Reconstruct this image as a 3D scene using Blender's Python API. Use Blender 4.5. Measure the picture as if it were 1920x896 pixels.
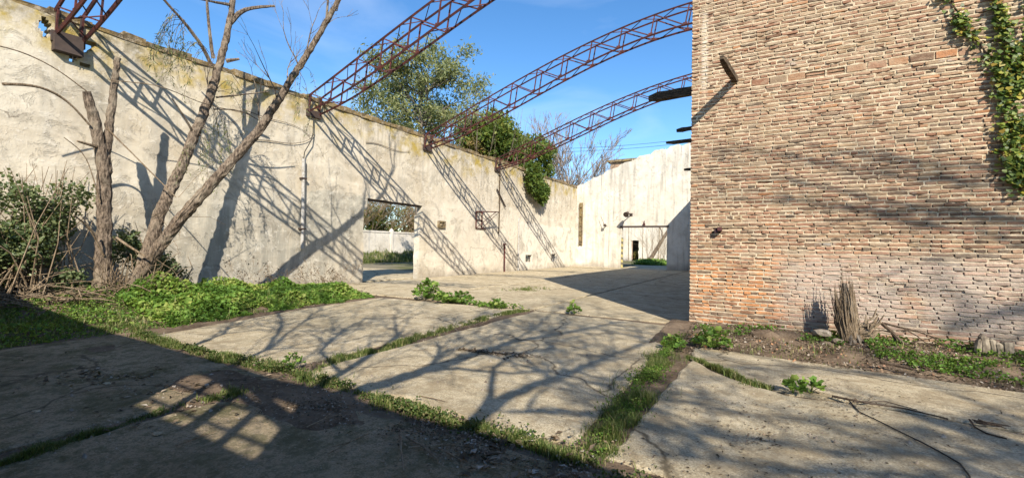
import bpy, bmesh, math, random
import numpy as np
from mathutils import Vector, Matrix, noise, geometry
rng = np.random.default_rng(7)
rnd = random.Random(11)
for o in list(bpy.data.objects): bpy.data.objects.remove(o, do_unlink=True)
scene = bpy.context.scene
C = scene.collection

# ------------------------------------------------------------------ camera
F_PX, YAW, PITCH, ROLL, EYE = 829.13, math.radians(30.038), math.radians(0.975), math.radians(1.012), 1.6
_f = np.array([-math.sin(YAW)*math.cos(PITCH), math.cos(YAW)*math.cos(PITCH), math.sin(PITCH)])
_r = np.array([math.cos(YAW), math.sin(YAW), 0.0]); _u = np.cross(_r, _f)
_r, _u = _r*math.cos(ROLL)+_u*math.sin(ROLL), -_r*math.sin(ROLL)+_u*math.cos(ROLL)
cam = bpy.data.cameras.new('camera'); cam_o = bpy.data.objects.new('camera', cam); C.objects.link(cam_o)
cam.sensor_width = 36.0; cam.lens = F_PX/1920*36.0; cam.clip_start = 0.05; cam.clip_end = 3000
cam_o.matrix_world = Matrix(((_r[0], _u[0], -_f[0], 0), (_r[1], _u[1], -_f[1], 0), (_r[2], _u[2], -_f[2], EYE), (0, 0, 0, 1)))
scene.camera = cam_o
# ------------------------------------------------------------------ sky, sun, exposure
SUN_EL = math.radians(35.5); SUN_H = (-0.632, 0.775)          # SUN_H: the way the light travels over the ground
world = bpy.data.worlds.new('World'); scene.world = world; world.use_nodes = True
wn = world.node_tree.nodes; wl = world.node_tree.links
sky = wn.new('ShaderNodeTexSky'); sky.sky_type = 'NISHITA'; sky.sun_disc = False
sky.sun_elevation = SUN_EL; sky.sun_rotation = math.atan2(-SUN_H[0], -SUN_H[1])
sky.air_density = 1.0; sky.dust_density = 0.15; sky.ozone_density = 3.0; sky.altitude = 50
hs = wn.new('ShaderNodeHueSaturation'); hs.inputs['Saturation'].default_value = 1.22; wl.new(sky.outputs[0], hs.inputs['Color']); cl = wn.new('ShaderNodeTexNoise'); cl.inputs['Scale'].default_value = 2.6; cl.inputs['Detail'].default_value = 6; cl.inputs['Distortion'].default_value = 0.6
cm = wn.new('ShaderNodeMapping'); cm.inputs['Scale'].default_value = (1, 1, 3.5); ct = wn.new('ShaderNodeTexCoord'); wl.new(ct.outputs['Generated'], cm.inputs[0]); wl.new(cm.outputs[0], cl.inputs['Vector'])
cr_ = wn.new('ShaderNodeMapRange'); cr_.inputs[1].default_value = 0.50; cr_.inputs[2].default_value = 0.80; cr_.inputs[4].default_value = 0.16; wl.new(cl.outputs['Fac'], cr_.inputs[0])
cx_ = wn.new('ShaderNodeMix'); cx_.data_type = 'RGBA'; cx_.inputs[7].default_value = (7.5, 7.8, 8.2, 1)      # thin wisps of cloud
wl.new(cr_.outputs[0], cx_.inputs[0]); wl.new(hs.outputs[0], cx_.inputs[6]); wl.new(cx_.outputs[2], wn['Background'].inputs[0])
wn['Background'].inputs[1].default_value = 0.12
sun = bpy.data.lights.new('sun', 'SUN'); sun.energy = 5.0; sun.angle = math.radians(0.45); sun.color = (1.0, 0.91, 0.77)
sun_o = bpy.data.objects.new('sun', sun); C.objects.link(sun_o)
L = Vector((SUN_H[0]*math.cos(SUN_EL), SUN_H[1]*math.cos(SUN_EL), -math.sin(SUN_EL)))
sun_o.rotation_euler = L.to_track_quat('-Z', 'Y').to_euler(); sun_o.location = (20, -25, 30)
vs = scene.view_settings; vs.view_transform = 'Standard'; vs.look = 'None'; vs.gamma = 1; vs.use_curve_mapping = False
vs.exposure = 0.92

# ------------------------------------------------------------------ helpers: pixels, objects, tags
def ray(x, y): return _f + _r*(x-960)/F_PX - _u*(y-448)/F_PX
def hit(x, y, axis, val):
    d = ray(x, y); o = np.array([0, 0, EYE]); t = (val-o[axis])/d[axis]; return o+t*d
def LWp(x, y, X=-14.5): return hit(x, y, 0, X)
def BKp(x, y, Y=9.86): return hit(x, y, 1, Y)
def GP(x, y, z=0.0): return hit(x, y, 2, z)

def tag(o, label=None, cat=None, group=None, kind=None):
    if label: o['label'] = label
    if cat: o['category'] = cat
    if group: o['group'] = group
    if kind: o['kind'] = kind
    return o
def empty(name, loc, label=None, cat=None, group=None, kind=None):
    o = bpy.data.objects.new(name, None); C.objects.link(o); o.location = loc; o.empty_display_size = 0.1
    return tag(o, label, cat, group, kind)
def root_loc(o):
    v = Vector(o.location); p = o.parent
    return v
def link(name, me, mat, parent=None, smooth=False):
    o = bpy.data.objects.new(name, me); C.objects.link(o)
    if mat is not None: me.materials.append(mat)
    if smooth: me.polygons.foreach_set('use_smooth', [True]*len(me.polygons))
    if parent is not None:
        o.parent = parent
        o.matrix_parent_inverse = Matrix.Translation(-Vector(parent.location)) if parent.type == 'EMPTY' else Matrix.Identity(4)   # parts keep world coordinates in their mesh data
    return o
class MB:
    def __init__(s): s.V = []; s.F = []; s.A = []
    def add(s, vs, fs, a=None):
        n = len(s.V); s.V += [tuple(v) for v in vs]; s.F += [tuple(i+n for i in f) for f in fs]
        s.A += [rnd.random() if a is None else a]*len(vs)
    def box(s, lo, hi, a=None, jit=0.0):
        x0, y0, z0 = lo; x1, y1, z1 = hi
        v = [(x0,y0,z0),(x1,y0,z0),(x1,y1,z0),(x0,y1,z0),(x0,y0,z1),(x1,y0,z1),(x1,y1,z1),(x0,y1,z1)]
        if jit: v = [tuple(c+rnd.uniform(-jit, jit) for c in q) for q in v]
        s.add(v, [(0,3,2,1),(4,5,6,7),(0,1,5,4),(1,2,6,5),(2,3,7,6),(3,0,4,7)], a)
    def bar(s, a, b, w, h=None, up=(0,0,1), att=None):
        a = Vector(a); b = Vector(b); d = (b-a).normalized(); up = Vector(up)
        if abs(d.dot(up)) > 0.97: up = Vector((1, 0, 0))
        x = d.cross(up).normalized(); y = x.cross(d).normalized(); h = h or w
        v = [p + x*sx*w/2 + y*sy*h/2 for p in (a, b) for sx, sy in ((-1,-1),(1,-1),(1,1),(-1,1))]
        s.add(v, [(0,3,2,1),(4,5,6,7),(0,1,5,4),(1,2,6,5),(2,3,7,6),(3,0,4,7)], att)
    def tube(s, pts, rad, n=6, wob=0.0, att=None, cap=True):
        pts = [Vector(p) for p in pts]; m = len(pts)
        if m < 2: return
        if not hasattr(rad, '__len__'): rad = [rad]*m
        vs = []; t0 = (pts[1]-pts[0]).normalized()
        x = t0.cross(Vector((0.3, 0.2, 1))); x = x.normalized() if x.length > 1e-3 else Vector((1,0,0))
        for i, p in enumerate(pts):
            t = (pts[min(i+1, m-1)]-pts[max(i-1, 0)]).normalized()
            x = (x - t*x.dot(t)).normalized(); y = t.cross(x)
            for k in range(n):
                a = 2*math.pi*k/n; r = rad[i]*(1+rnd.uniform(-wob, wob))
                vs.append(p + (x*math.cos(a)+y*math.sin(a))*r)
        fs = [(i*n+k, i*n+(k+1) % n, (i+1)*n+(k+1) % n, (i+1)*n+k) for i in range(m-1) for k in range(n)]
        if cap: fs += [tuple(range(n))[::-1], tuple((m-1)*n+k for k in range(n))]
        s.add(vs, fs, att)
    def mesh(s, name):
        me = bpy.data.meshes.new(name); me.from_pydata(s.V, [], s.F); me.update()
        at = me.attributes.new('rnd', 'FLOAT', 'POINT'); at.data.foreach_set('value', s.A); return me
    def build(s, name, mat, parent=None, smooth=False): return link(name, s.mesh(name), mat, parent, smooth)
def np_mesh(name, V, F, A, mat, parent=None, smooth=False):
    """V (n,3), F (m,k) all the same k, A (n,)"""
    me = bpy.data.meshes.new(name); k = F.shape[1]
    me.vertices.add(len(V)); me.vertices.foreach_set('co', V.astype(np.float32).ravel())
    me.loops.add(F.size); me.loops.foreach_set('vertex_index', F.astype(np.int32).ravel())
    me.polygons.add(len(F)); me.polygons.foreach_set('loop_start', np.arange(0, F.size, k, dtype=np.int32))
    me.update(calc_edges=True)
    at = me.attributes.new('rnd', 'FLOAT', 'POINT'); at.data.foreach_set('value', A.astype(np.float32))
    return link(name, me, mat, parent, smooth)
def copy_tree(o, parent=None):
    c = o.copy(); C.objects.link(c)
    if parent is not None: c.parent = parent; c.matrix_parent_inverse = o.matrix_parent_inverse.copy()
    for ch in [q for q in bpy.data.objects if q.parent == o]: copy_tree(ch, c)
    return c
def fbm(x, y, z, s=1.0, oct=3): return noise.fractal(Vector((x*s, y*s, z*s)), 1.0, 2.0, oct)

# ------------------------------------------------------------------ materials
class NT:
    def __init__(s, name, rough=0.9, spec=0.25):
        s.m = bpy.data.materials.new(name); s.m.use_nodes = True; s.t = s.m.node_tree; s.n = s.t.nodes
        s.b = s.n['Principled BSDF']; s.b.inputs['Roughness'].default_value = rough
        s.b.inputs['Specular IOR Level'].default_value = spec
        s.pos = s.n.new('ShaderNodeNewGeometry').outputs['Position']
    def L(s, a, b): s.t.links.new(a, b)
    def mapping(s, scale=(1,1,1), loc=(0,0,0), rot=(0,0,0)):
        m = s.n.new('ShaderNodeMapping'); m.inputs['Scale'].default_value = scale; m.inputs['Location'].default_value = loc
        m.inputs['Rotation'].default_value = rot
        s.L(s.pos, m.inputs[0]); return m.outputs[0]
    def noise(s, scale, detail=4, rough=0.55, vec=None, dist=0.0):
        n = s.n.new('ShaderNodeTexNoise'); n.inputs['Scale'].default_value = scale; n.inputs['Detail'].default_value = detail
        n.inputs['Roughness'].default_value = rough; n.inputs['Distortion'].default_value = dist
        s.L(vec if vec is not None else s.pos, n.inputs['Vector']); return n.outputs['Fac']
    def vor(s, scale, feature='F1', vec=None, out='Distance'):
        n = s.n.new('ShaderNodeTexVoronoi'); n.feature = feature; n.inputs['Scale'].default_value = scale
        s.L(vec if vec is not None else s.pos, n.inputs['Vector']); return n.outputs[out]
    def ramp(s, fac, stops):
        r = s.n.new('ShaderNodeValToRGB'); s.L(fac, r.inputs[0]); e = r.color_ramp.elements
        while len(e) < len(stops): e.new(0.5)
        for el, (p, c) in zip(e, stops):
            el.position = p; el.color = (c, c, c, 1) if not hasattr(c, '__len__') else (*c, 1)
        return r.outputs[0]
    def mix(s, fac, a, b, mode='MIX'):
        m = s.n.new('ShaderNodeMix'); m.data_type = 'RGBA'; m.blend_type = mode; m.clamp_factor = True
        for k, v in ((0, fac), (6, a), (7, b)):
            if hasattr(v, 'is_linked'): s.L(v, m.inputs[k])
            elif hasattr(v, '__len__'): m.inputs[k].default_value = (*v, 1)
            else: m.inputs[k].default_value = v
        return m.outputs[2]
    def math(s, op, a, b=None, clamp=False):
        m = s.n.new('ShaderNodeMath'); m.operation = op; m.use_clamp = clamp
        for k, v in ((0, a), (1, b)):
            if v is None: continue
            if hasattr(v, 'is_linked'): s.L(v, m.inputs[k])
            else: m.inputs[k].default_value = v
        return m.outputs[0]
    def attr(s, name='rnd'):
        a = s.n.new('ShaderNodeAttribute'); a.attribute_name = name; return a.outputs['Fac']
    def xyz(s):
        x = s.n.new('ShaderNodeSeparateXYZ'); s.L(s.pos, x.inputs[0]); return x.outputs
    def smooth(s, v, a, b):
        m = s.n.new('ShaderNodeMapRange'); m.interpolation_type = 'SMOOTHSTEP'; s.L(v, m.inputs[0])
        m.inputs[1].default_value = a; m.inputs[2].default_value = b; return m.outputs[0]
    def col(s, c):
        if hasattr(c, 'is_linked'): s.L(c, s.b.inputs['Base Color'])
        else: s.b.inputs['Base Color'].default_value = (*c, 1)
        return s
    def bump(s, h, strength=0.3, dist=0.02, prev=None):
        b = s.n.new('ShaderNodeBump'); b.inputs['Strength'].default_value = strength; b.inputs['Distance'].default_value = dist
        s.L(h, b.inputs['Height'])
        if prev is not None: s.L(prev, b.inputs['Normal'])
        s.L(b.outputs[0], s.b.inputs['Normal']); return b.outputs[0]

def plaster(name, base, light, stain, moss=0.0, ztop=7.0, streak=0.5, patch=(0.30, 0.29, 0.27), grey=False, sharp=False):
    t = NT(name, 0.93, 0.15)
    c = t.mix(t.ramp(t.noise(0.55, 5, 0.6), [(0.35, 0), (0.65, 1)]), base, light)
    c = t.mix(t.ramp(t.noise(2.3, 6, 0.65), [(0.52, 0), (0.72, 0.55)]), c, stain)
    st = t.noise(1.0, 4, 0.6, t.mapping((2.6, 2.6, 0.22)))
    c = t.mix(t.math('MULTIPLY', t.ramp(st, [(0.5, 0), (0.75, 1)]), streak), c, patch)
    if sharp:
        c = t.mix(t.math('MULTIPLY', t.ramp(t.noise(0.8, 7, 0.72, dist=0.5), [(0.5, 0), (0.64, 1)]), 0.5), c, (0.40, 0.365, 0.30))
        st2 = t.noise(1.0, 5, 0.7, t.mapping((5.5, 5.5, 0.16), (3, 1, 0)))
        c = t.mix(t.math('MULTIPLY', t.ramp(st2, [(0.60, 0), (0.70, 1)]), 0.75), c, patch)
    if grey:   # bare grey render low on the wall, whitish remains of lime, faint boarding bands
        yz = t.xyz()
        zn = t.math('ADD', yz[2], t.math('MULTIPLY', t.math('SUBTRACT', t.noise(0.6, 5, 0.6), 0.5), 2.5))
        lowm = t.math('MULTIPLY', t.math('SUBTRACT', 1.0, t.smooth(zn, 1.8, 3.9)), t.math('MULTIPLY', t.smooth(yz[1], 3.0, 6.0), t.math('SUBTRACT', 1.0, t.smooth(yz[1], 11.5, 13.2))))
        gs = t.ramp(t.noise(1.0, 6, 0.7, t.mapping((3.5, 3.5, 0.5))), [(0.36, 0.15), (0.6, 1)])
        c = t.mix(t.math('MULTIPLY', t.math('MULTIPLY', lowm, gs), 0.85), c, (0.245, 0.235, 0.20))
        yn = t.math('ADD', yz[1], t.math('MULTIPLY', t.math('SUBTRACT', t.noise(2.2, 5, 0.7), 0.5), 0.5)); zn2 = t.math('ADD', yz[2], t.math('MULTIPLY', t.math('SUBTRACT', t.noise(1.9, 5, 0.7), 0.5), 0.5))
        pg = t.math('MULTIPLY', t.math('MULTIPLY', t.smooth(yn, 10.1, 10.25), t.math('SUBTRACT', 1.0, t.smooth(yn, 12.9, 13.0))), t.math('MULTIPLY', t.smooth(zn2, 1.2, 2.4), t.math('SUBTRACT', 1.0, t.smooth(zn2, 3.5, 3.62))))
        c = t.mix(t.math('MULTIPLY', pg, 0.7), c, t.mix(t.ramp(t.noise(3.0, 6, 0.7), [(0.4, 0), (0.62, 1)]), (0.25, 0.245, 0.21), (0.47, 0.445, 0.37)))
        pw = t.math('MULTIPLY', t.smooth(yn, 25.75, 25.85), t.math('SUBTRACT', 1.0, t.smooth(zn2, 3.2, 3.3)))
        c = t.mix(t.math('MULTIPLY', pw, t.ramp(t.noise(1.0, 6, 0.7, t.mapping((1, 2.4, 0.5))), [(0.40, 0.85), (0.66, 0.35)])), c, (0.66, 0.635, 0.57))
        far = t.smooth(yz[1], 16.5, 17.5)
        c = t.mix(t.math('MULTIPLY', t.math('MULTIPLY', far, t.math('SUBTRACT', 1.0, t.smooth(zn2, 3.6, 4.4))), 0.45), c, (0.64, 0.585, 0.49))
        bd = t.noise(1.0, 4, 0.6, t.mapping((0.5, 0.35, 3.4)))
        c = t.mix(t.math('MULTIPLY', t.ramp(bd, [(0.52, 0), (0.66, 1)]), 0.30), c, (0.66, 0.61, 0.51))
        c = t.mix(t.math('MULTIPLY', t.ramp(t.noise(0.9, 7, 0.72, dist=0.6), [(0.52, 0), (0.62, 1)]), 0.6), c, (0.31, 0.28, 0.225))
        c = t.mix(t.math('MULTIPLY', t.ramp(t.noise(4.2, 7, 0.75, dist=0.8), [(0.55, 0), (0.63, 1)]), 0.5), c, (0.64, 0.60, 0.52))
        c = t.mix(t.math('MULTIPLY', t.ramp(t.noise(1.6, 8, 0.78, t.mapping((1, 1, 1), (4, 9, 2)), 1.0), [(0.58, 0), (0.64, 1)]), 0.6), c, (0.25, 0.22, 0.17))
        c = t.mix(t.math('MULTIPLY', t.ramp(t.vor(2.6), [(0.0, 1), (0.10, 0)]), 0.7), c, (0.22, 0.18, 0.13))
        drip = t.noise(1.0, 4, 0.65, t.mapping((4, 4, 0.25)))
        c = t.mix(t.math('MULTIPLY', t.math('MULTIPLY', t.ramp(drip, [(0.5, 0), (0.68, 1)]), t.smooth(zn, 3.6, 6.6)), 0.55), c, (0.21, 0.175, 0.115))
    sp = t.ramp(t.noise(9, 5, 0.7), [(0.60, 0), (0.74, 0.7)])
    c = t.mix(t.math('MULTIPLY', sp, 0.5), c, stain)
    z = t.xyz()[2]
    if moss:
        zz = t.math('ADD', z, t.math('MULTIPLY', t.math('SUBTRACT', t.noise(0.8, 4), 0.5), 2.6))
        band = t.smooth(zz, ztop-1.3, ztop-0.2)
        mk = t.math('MULTIPLY', band, t.ramp(t.noise(1.7, 5, 0.7), [(0.42, 0), (0.62, 1)]))
        c = t.mix(t.math('MULTIPLY', mk, moss), c, (0.36, 0.265, 0.05))
        mk2 = t.math('MULTIPLY', t.smooth(zz, ztop-0.7, ztop+0.3), t.ramp(t.noise(3.1, 5, 0.7), [(0.45, 0), (0.6, 1)]))
        c = t.mix(t.math('MULTIPLY', mk2, 0.75), c, (0.14, 0.115, 0.06))
    zz2 = t.math('ADD', z, t.math('MULTIPLY', t.math('SUBTRACT', t.noise(1.4, 5), 0.5), 1.2))
    damp = t.math('SUBTRACT', 1.0, t.smooth(zz2, -0.1, 0.55))
    c = t.mix(t.math('MULTIPLY', damp, 0.55), c, (0.24, 0.20, 0.15))
    # hairline cracks
    v = t.vor(0.42, 'DISTANCE_TO_EDGE', t.n_warp if hasattr(t, 'n_warp') else None)
    wv = t.n.new('ShaderNodeVectorMath'); wv.operation = 'ADD'
    nz = t.n.new('ShaderNodeTexNoise'); nz.inputs['Scale'].default_value = 1.3; nz.inputs['Detail'].default_value = 5
    t.L(t.pos, nz.inputs['Vector']); t.L(t.pos, wv.inputs[0]); t.L(nz.outputs['Color'], wv.inputs[1])
    v = t.vor(0.33, 'DISTANCE_TO_EDGE', wv.outputs[0])
    cr = t.math('MULTIPLY', t.math('SUBTRACT', 1.0, t.smooth(v, 0.0, 0.006)), t.ramp(t.noise(0.5, 2), [(0.5, 0), (0.6, 1)]))
    c = t.mix(t.math('MULTIPLY', cr, 0.7), c, (0.12, 0.10, 0.08))
    t.col(c)
    b0 = t.bump(t.ramp(t.noise(1.6, 8, 0.78, t.mapping((1, 1, 1), (4, 9, 2)), 1.0), [(0.55, 1), (0.60, 0)]), 0.55, 0.03)
    b0 = t.bump(t.ramp(t.noise(4.2, 7, 0.75, dist=0.8), [(0.53, 0), (0.60, 1)]), 0.35, 0.012, b0)
    b1 = t.bump(t.noise(1.3, 6, 0.6), 0.5, 0.06, b0)
    t.bump(t.noise(26, 4, 0.6), 0.45, 0.012, b1)
    return t.m
M = {}
M['plaster_left'] = plaster('weathered_plaster', (0.45, 0.39, 0.295), (0.58, 0.53, 0.43), (0.34, 0.285, 0.205), 0.95, 6.75, 0.45, grey=True)
M['plaster_back'] = plaster('whitewashed_render', (0.52, 0.49, 0.42), (0.62, 0.59, 0.52), (0.50, 0.44, 0.35), 0.0, 9.0, 0.75, (0.20, 0.18, 0.155), sharp=True)
M['panel'] = plaster('pale_patch_render', (0.58, 0.55, 0.49), (0.68, 0.66, 0.61), (0.44, 0.38, 0.28), 0.0, 9.0, 0.35)
M['grey_panel'] = plaster('grey_patch_render', (0.40, 0.37, 0.31), (0.50, 0.46, 0.38), (0.30, 0.27, 0.21), 0.0, 9.0, 0.7, (0.22, 0.21, 0.19))
M['yard_wall'] = plaster('yard_wall_paint', (0.48, 0.44, 0.37), (0.60, 0.56, 0.49), (0.36, 0.32, 0.26), 0.0, 9.0, 0.8, (0.3, 0.3, 0.3))

t = NT('coping_crust', 0.95)
c = t.mix(t.ramp(t.noise(2.2, 6, 0.7), [(0.4, 0), (0.62, 1)]), (0.10, 0.075, 0.045), (0.24, 0.17, 0.07))
c = t.mix(t.ramp(t.noise(7, 5, 0.7), [(0.5, 0), (0.65, 1)]), c, (0.30, 0.25, 0.18))
t.col(c); t.bump(t.noise(9, 6, 0.7), 0.9, 0.05); M['coping'] = t.m

def concrete(name, base, light, dirt, dirtamt):
    t = NT(name, 0.92, 0.2)
    c = t.mix(t.ramp(t.noise(0.7, 6, 0.62), [(0.35, 0), (0.66, 1)]), base, light)
    c = t.mix(t.math('MULTIPLY', t.ramp(t.noise(1.9, 7, 0.72, dist=0.4), [(0.49, 0), (0.60, 1)]), dirtamt), c, dirt)
    c = t.mix(t.math('MULTIPLY', t.ramp(t.noise(60, 3, 0.6), [(0.42, 0), (0.62, 1)]), 0.6), c, (0.16, 0.125, 0.075))
    c = t.mix(t.math('MULTIPLY', t.ramp(t.noise(26, 6, 0.8), [(0.50, 0), (0.60, 1)]), 0.6), c, dirt)
    c = t.mix(t.math('MULTIPLY', t.ramp(t.noise(17, 5, 0.75), [(0.5, 0), (0.64, 1)]), 0.45), c, dirt)
    c = t.mix(t.math('MULTIPLY', t.ramp(t.noise(34, 2, 0.5), [(0.62, 0), (0.72, 1)]), 0.5), c, (0.45, 0.41, 0.34))
    c = t.mix(t.math('MULTIPLY', t.ramp(t.noise(5.5, 6, 0.75, dist=0.3), [(0.50, 0), (0.58, 1)]), 0.55), c, dirt)
    c = t.mix(t.math('MULTIPLY', t.ramp(t.noise(3.3, 6, 0.7, t.mapping((1, 1, 1), (7, 3, 0))), [(0.52, 0), (0.64, 1)]), 0.4), c, light)
    c = t.mix(t.math('MULTIPLY', t.ramp(t.noise(0.28, 4, 0.6), [(0.52, 0), (0.7, 1)]), 0.35), c, (0.16, 0.15, 0.105))
    wv = t.n.new('ShaderNodeVectorMath'); wv.operation = 'ADD'
    nz = t.n.new('ShaderNodeTexNoise'); nz.inputs['Scale'].default_value = 0.9; nz.inputs['Detail'].default_value = 6
    t.L(t.pos, nz.inputs['Vector']); t.L(t.pos, wv.inputs[0]); t.L(nz.outputs['Color'], wv.inputs[1])
    v = t.vor(0.23, 'DISTANCE_TO_EDGE', wv.outputs[0])
    cr = t.math('SUBTRACT', 1.0, t.smooth(v, 0.0, 0.0075))
    c = t.mix(t.math('MULTIPLY', cr, 0.8), c, (0.07, 0.055, 0.035))
    t.col(c)
    b = t.bump(t.noise(2.5, 6, 0.65), 0.45, 0.03)
    b = t.bump(t.noise(20, 6, 0.8), 0.7, 0.03, b)
    b = t.bump(t.noise(70, 4, 0.7), 0.9, 0.016, b)
    return t.m
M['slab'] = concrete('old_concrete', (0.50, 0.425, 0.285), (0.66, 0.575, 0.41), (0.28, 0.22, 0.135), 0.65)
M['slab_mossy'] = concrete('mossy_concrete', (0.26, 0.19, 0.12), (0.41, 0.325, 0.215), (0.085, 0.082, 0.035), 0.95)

t = NT('soil', 0.97, 0.1)
c = t.mix(t.ramp(t.noise(1.1, 6, 0.65), [(0.4, 0), (0.6, 1)]), (0.085, 0.06, 0.04), (0.17, 0.125, 0.085))
c = t.mix(t.math('MULTIPLY', t.ramp(t.noise(14, 5, 0.7), [(0.5, 0), (0.65, 1)]), 0.7), c, (0.22, 0.17, 0.12))
t.col(c); b = t.bump(t.noise(7, 6, 0.7), 0.8, 0.05); t.bump(t.noise(70, 4, 0.6), 0.6, 0.015, b); M['soil'] = t.m
t = NT('yard_ground', 0.95, 0.1)
c = t.mix(t.ramp(t.noise(0.25, 6, 0.65), [(0.45, 0), (0.6, 1)]), (0.20, 0.175, 0.125), (0.10, 0.11, 0.045))
c = t.mix(t.math('MULTIPLY', t.ramp(t.noise(5, 5, 0.7), [(0.5, 0), (0.65, 1)]), 0.6), c, (0.14, 0.11, 0.07))
t.col(c); t.bump(t.noise(6, 6, 0.7), 0.7, 0.05); M['yard'] = t.m

# brick and mortar
def brick_mat(name):
    t = NT(name, 0.92, 0.15)
    a = t.attr(); X, Y, Z = t.xyz()[0], t.xyz()[1], t.xyz()[2]
    c = t.ramp(a, [(0.0, (0.10, 0.075, 0.055)), (0.12, (0.19, 0.108, 0.068)), (0.28, (0.25, 0.125, 0.078)), (0.45, (0.30, 0.168, 0.108)),
                   (0.62, (0.275, 0.19, 0.115)), (0.78, (0.32, 0.175, 0.112)), (0.90, (0.25, 0.195, 0.135)), (1.0, (0.39, 0.18, 0.085))])
    c = t.mix(t.math('MULTIPLY', t.ramp(t.noise(30, 5, 0.7), [(0.4, 0), (0.7, 1)]), 0.5), c, (0.17, 0.105, 0.07))
    # bright eroded orange bricks low at the corner
    dz = t.math('SUBTRACT', 1.0, t.smooth(Z, 1.1, 2.0)); dx = t.math('SUBTRACT', 1.0, t.smooth(X, -0.4, 1.9))
    ow = t.math('MULTIPLY', t.math('MULTIPLY', dz, dx), t.ramp(t.noise(2.0, 4, 0.6), [(0.43, 0), (0.54, 1)]))
    ow = t.math('MULTIPLY', ow, t.ramp(a, [(0.12, 0), (0.35, 1)]))
    c = t.mix(t.math('MULTIPLY', ow, 0.85), c, (0.47, 0.21, 0.085))
    # dark soot on some bricks
    so = t.math('MULTIPLY', t.ramp(t.noise(0.9, 5, 0.6, t.mapping((0.5, 1, 1.6))), [(0.55, 0), (0.68, 1)]), t.smooth(Z, 1.6, 2.4))
    c = t.mix(t.math('MULTIPLY', so, 0.55), c, (0.10, 0.085, 0.07))
    # lime mortar smeared over the faces, more of it higher up
    sm = t.ramp(t.noise(6.5, 6, 0.72, t.mapping((0.6, 1, 1.3))), [(0.46, 0), (0.66, 1)])
    vst = t.math('MULTIPLY', t.math('SUBTRACT', 1.0, t.smooth(t.math('ABSOLUTE', t.math('ADD', X, t.math('ADD', 1.13, t.math('MULTIPLY', t.noise(5, 3), 0.05)))), 0.02, 0.09)), t.math('MULTIPLY', t.smooth(Z, 4.6, 5.2), t.math('SUBTRACT', 1.0, t.smooth(Z, 6.3, 6.8))))
    c = t.mix(t.math('MULTIPLY', vst, 0.75), c, (0.56, 0.51, 0.43))
    c = t.mix(t.math('MULTIPLY', sm, t.math('ADD', 0.30, t.math('MULTIPLY', t.smooth(Z, 2.0, 6.5), 0.48))), c, (0.43, 0.335, 0.23))
    # remains of grey whitewash in a band above the ground
    wb = t.math('MULTIPLY', t.smooth(Z, 0.05, 0.5), t.math('SUBTRACT', 1.0, t.smooth(Z, 1.25, 1.75)))
    wx = t.smooth(X, -0.2, 0.7)
    w = t.math('MULTIPLY', t.math('MULTIPLY', wb, wx), t.ramp(t.noise(1.6, 6, 0.65), [(0.28, 0), (0.50, 1)]))
    c = t.mix(t.math('MULTIPLY', w, 0.55), c, (0.42, 0.365, 0.32))
    gp = t.math('MULTIPLY', t.ramp(t.noise(2.4, 5, 0.65), [(0.64, 0), (0.74, 1)]), 0.5)
    c = t.mix(gp, c, (0.44, 0.43, 0.40))
    t.col(c); b = t.bump(t.noise(16, 5, 0.7), 0.75, 0.02); t.bump(t.noise(90, 4, 0.7), 0.5, 0.006, b)
    return t.m
M['brick'] = brick_mat('old_brick')
t = NT('lime_mortar', 0.95, 0.1)
c = t.mix(t.ramp(t.noise(5, 6, 0.7), [(0.38, 0), (0.62, 1)]), (0.40, 0.32, 0.215), (0.56, 0.465, 0.335))
c = t.mix(t.math('MULTIPLY', t.ramp(t.noise(1.3, 5, 0.7), [(0.58, 0), (0.7, 1)]), 0.6), c, (0.27, 0.225, 0.17))
zz = t.xyz()[2]; c = t.mix(t.math('MULTIPLY', t.math('SUBTRACT', 1.0, t.smooth(zz, 0.0, 0.9)), 0.4), c, (0.30, 0.255, 0.215))
X, Z = t.xyz()[0], t.xyz()[2]
w = t.math('MULTIPLY', t.math('MULTIPLY', t.math('MULTIPLY', t.smooth(Z, 0.05, 0.5), t.math('SUBTRACT', 1.0, t.smooth(Z, 1.25, 1.75))), t.smooth(X, -0.2, 0.7)), t.ramp(t.noise(1.6, 6, 0.65), [(0.28, 0), (0.50, 1)]))
c = t.mix(t.math('MULTIPLY', w, 0.7), c, (0.38, 0.335, 0.29))
t.col(c); b = t.bump(t.noise(22, 6, 0.75), 0.9, 0.02); M['mortar'] = t.m
t = NT('side_brickwork', 0.93, 0.1)
bk = t.n.new('ShaderNodeTexBrick'); mp = t.n.new('ShaderNodeMapping'); mp.inputs['Rotation'].default_value = (math.radians(90), 0, math.radians(90))
t.L(t.pos, mp.inputs[0]); cx = t.n.new('ShaderNodeCombineXYZ'); sp = t.xyz()
t.L(t.math('ADD', sp[0], sp[1]), cx.inputs[0]); t.L(sp[2], cx.inputs[1]); t.L(cx.outputs[0], bk.inputs['Vector'])
bk.inputs['Scale'].default_value = 1.0; bk.inputs['Brick Width'].default_value = 0.27; bk.inputs['Row Height'].default_value = 0.0744
bk.inputs['Mortar Size'].default_value = 0.008
bk.inputs['Color1'].default_value = (0.30, 0.17, 0.11, 1); bk.inputs['Color2'].default_value = (0.24, 0.16, 0.11, 1); bk.inputs['Mortar'].default_value = (0.42, 0.34, 0.24, 1)
t.col(t.mix(t.ramp(t.noise(2, 5), [(0.45, 0), (0.7, 0.6)]), bk.outputs[0], (0.4, 0.33, 0.25))); t.bump(t.noise(20, 5), 0.6, 0.02); M['side_brick'] = t.m

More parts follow.
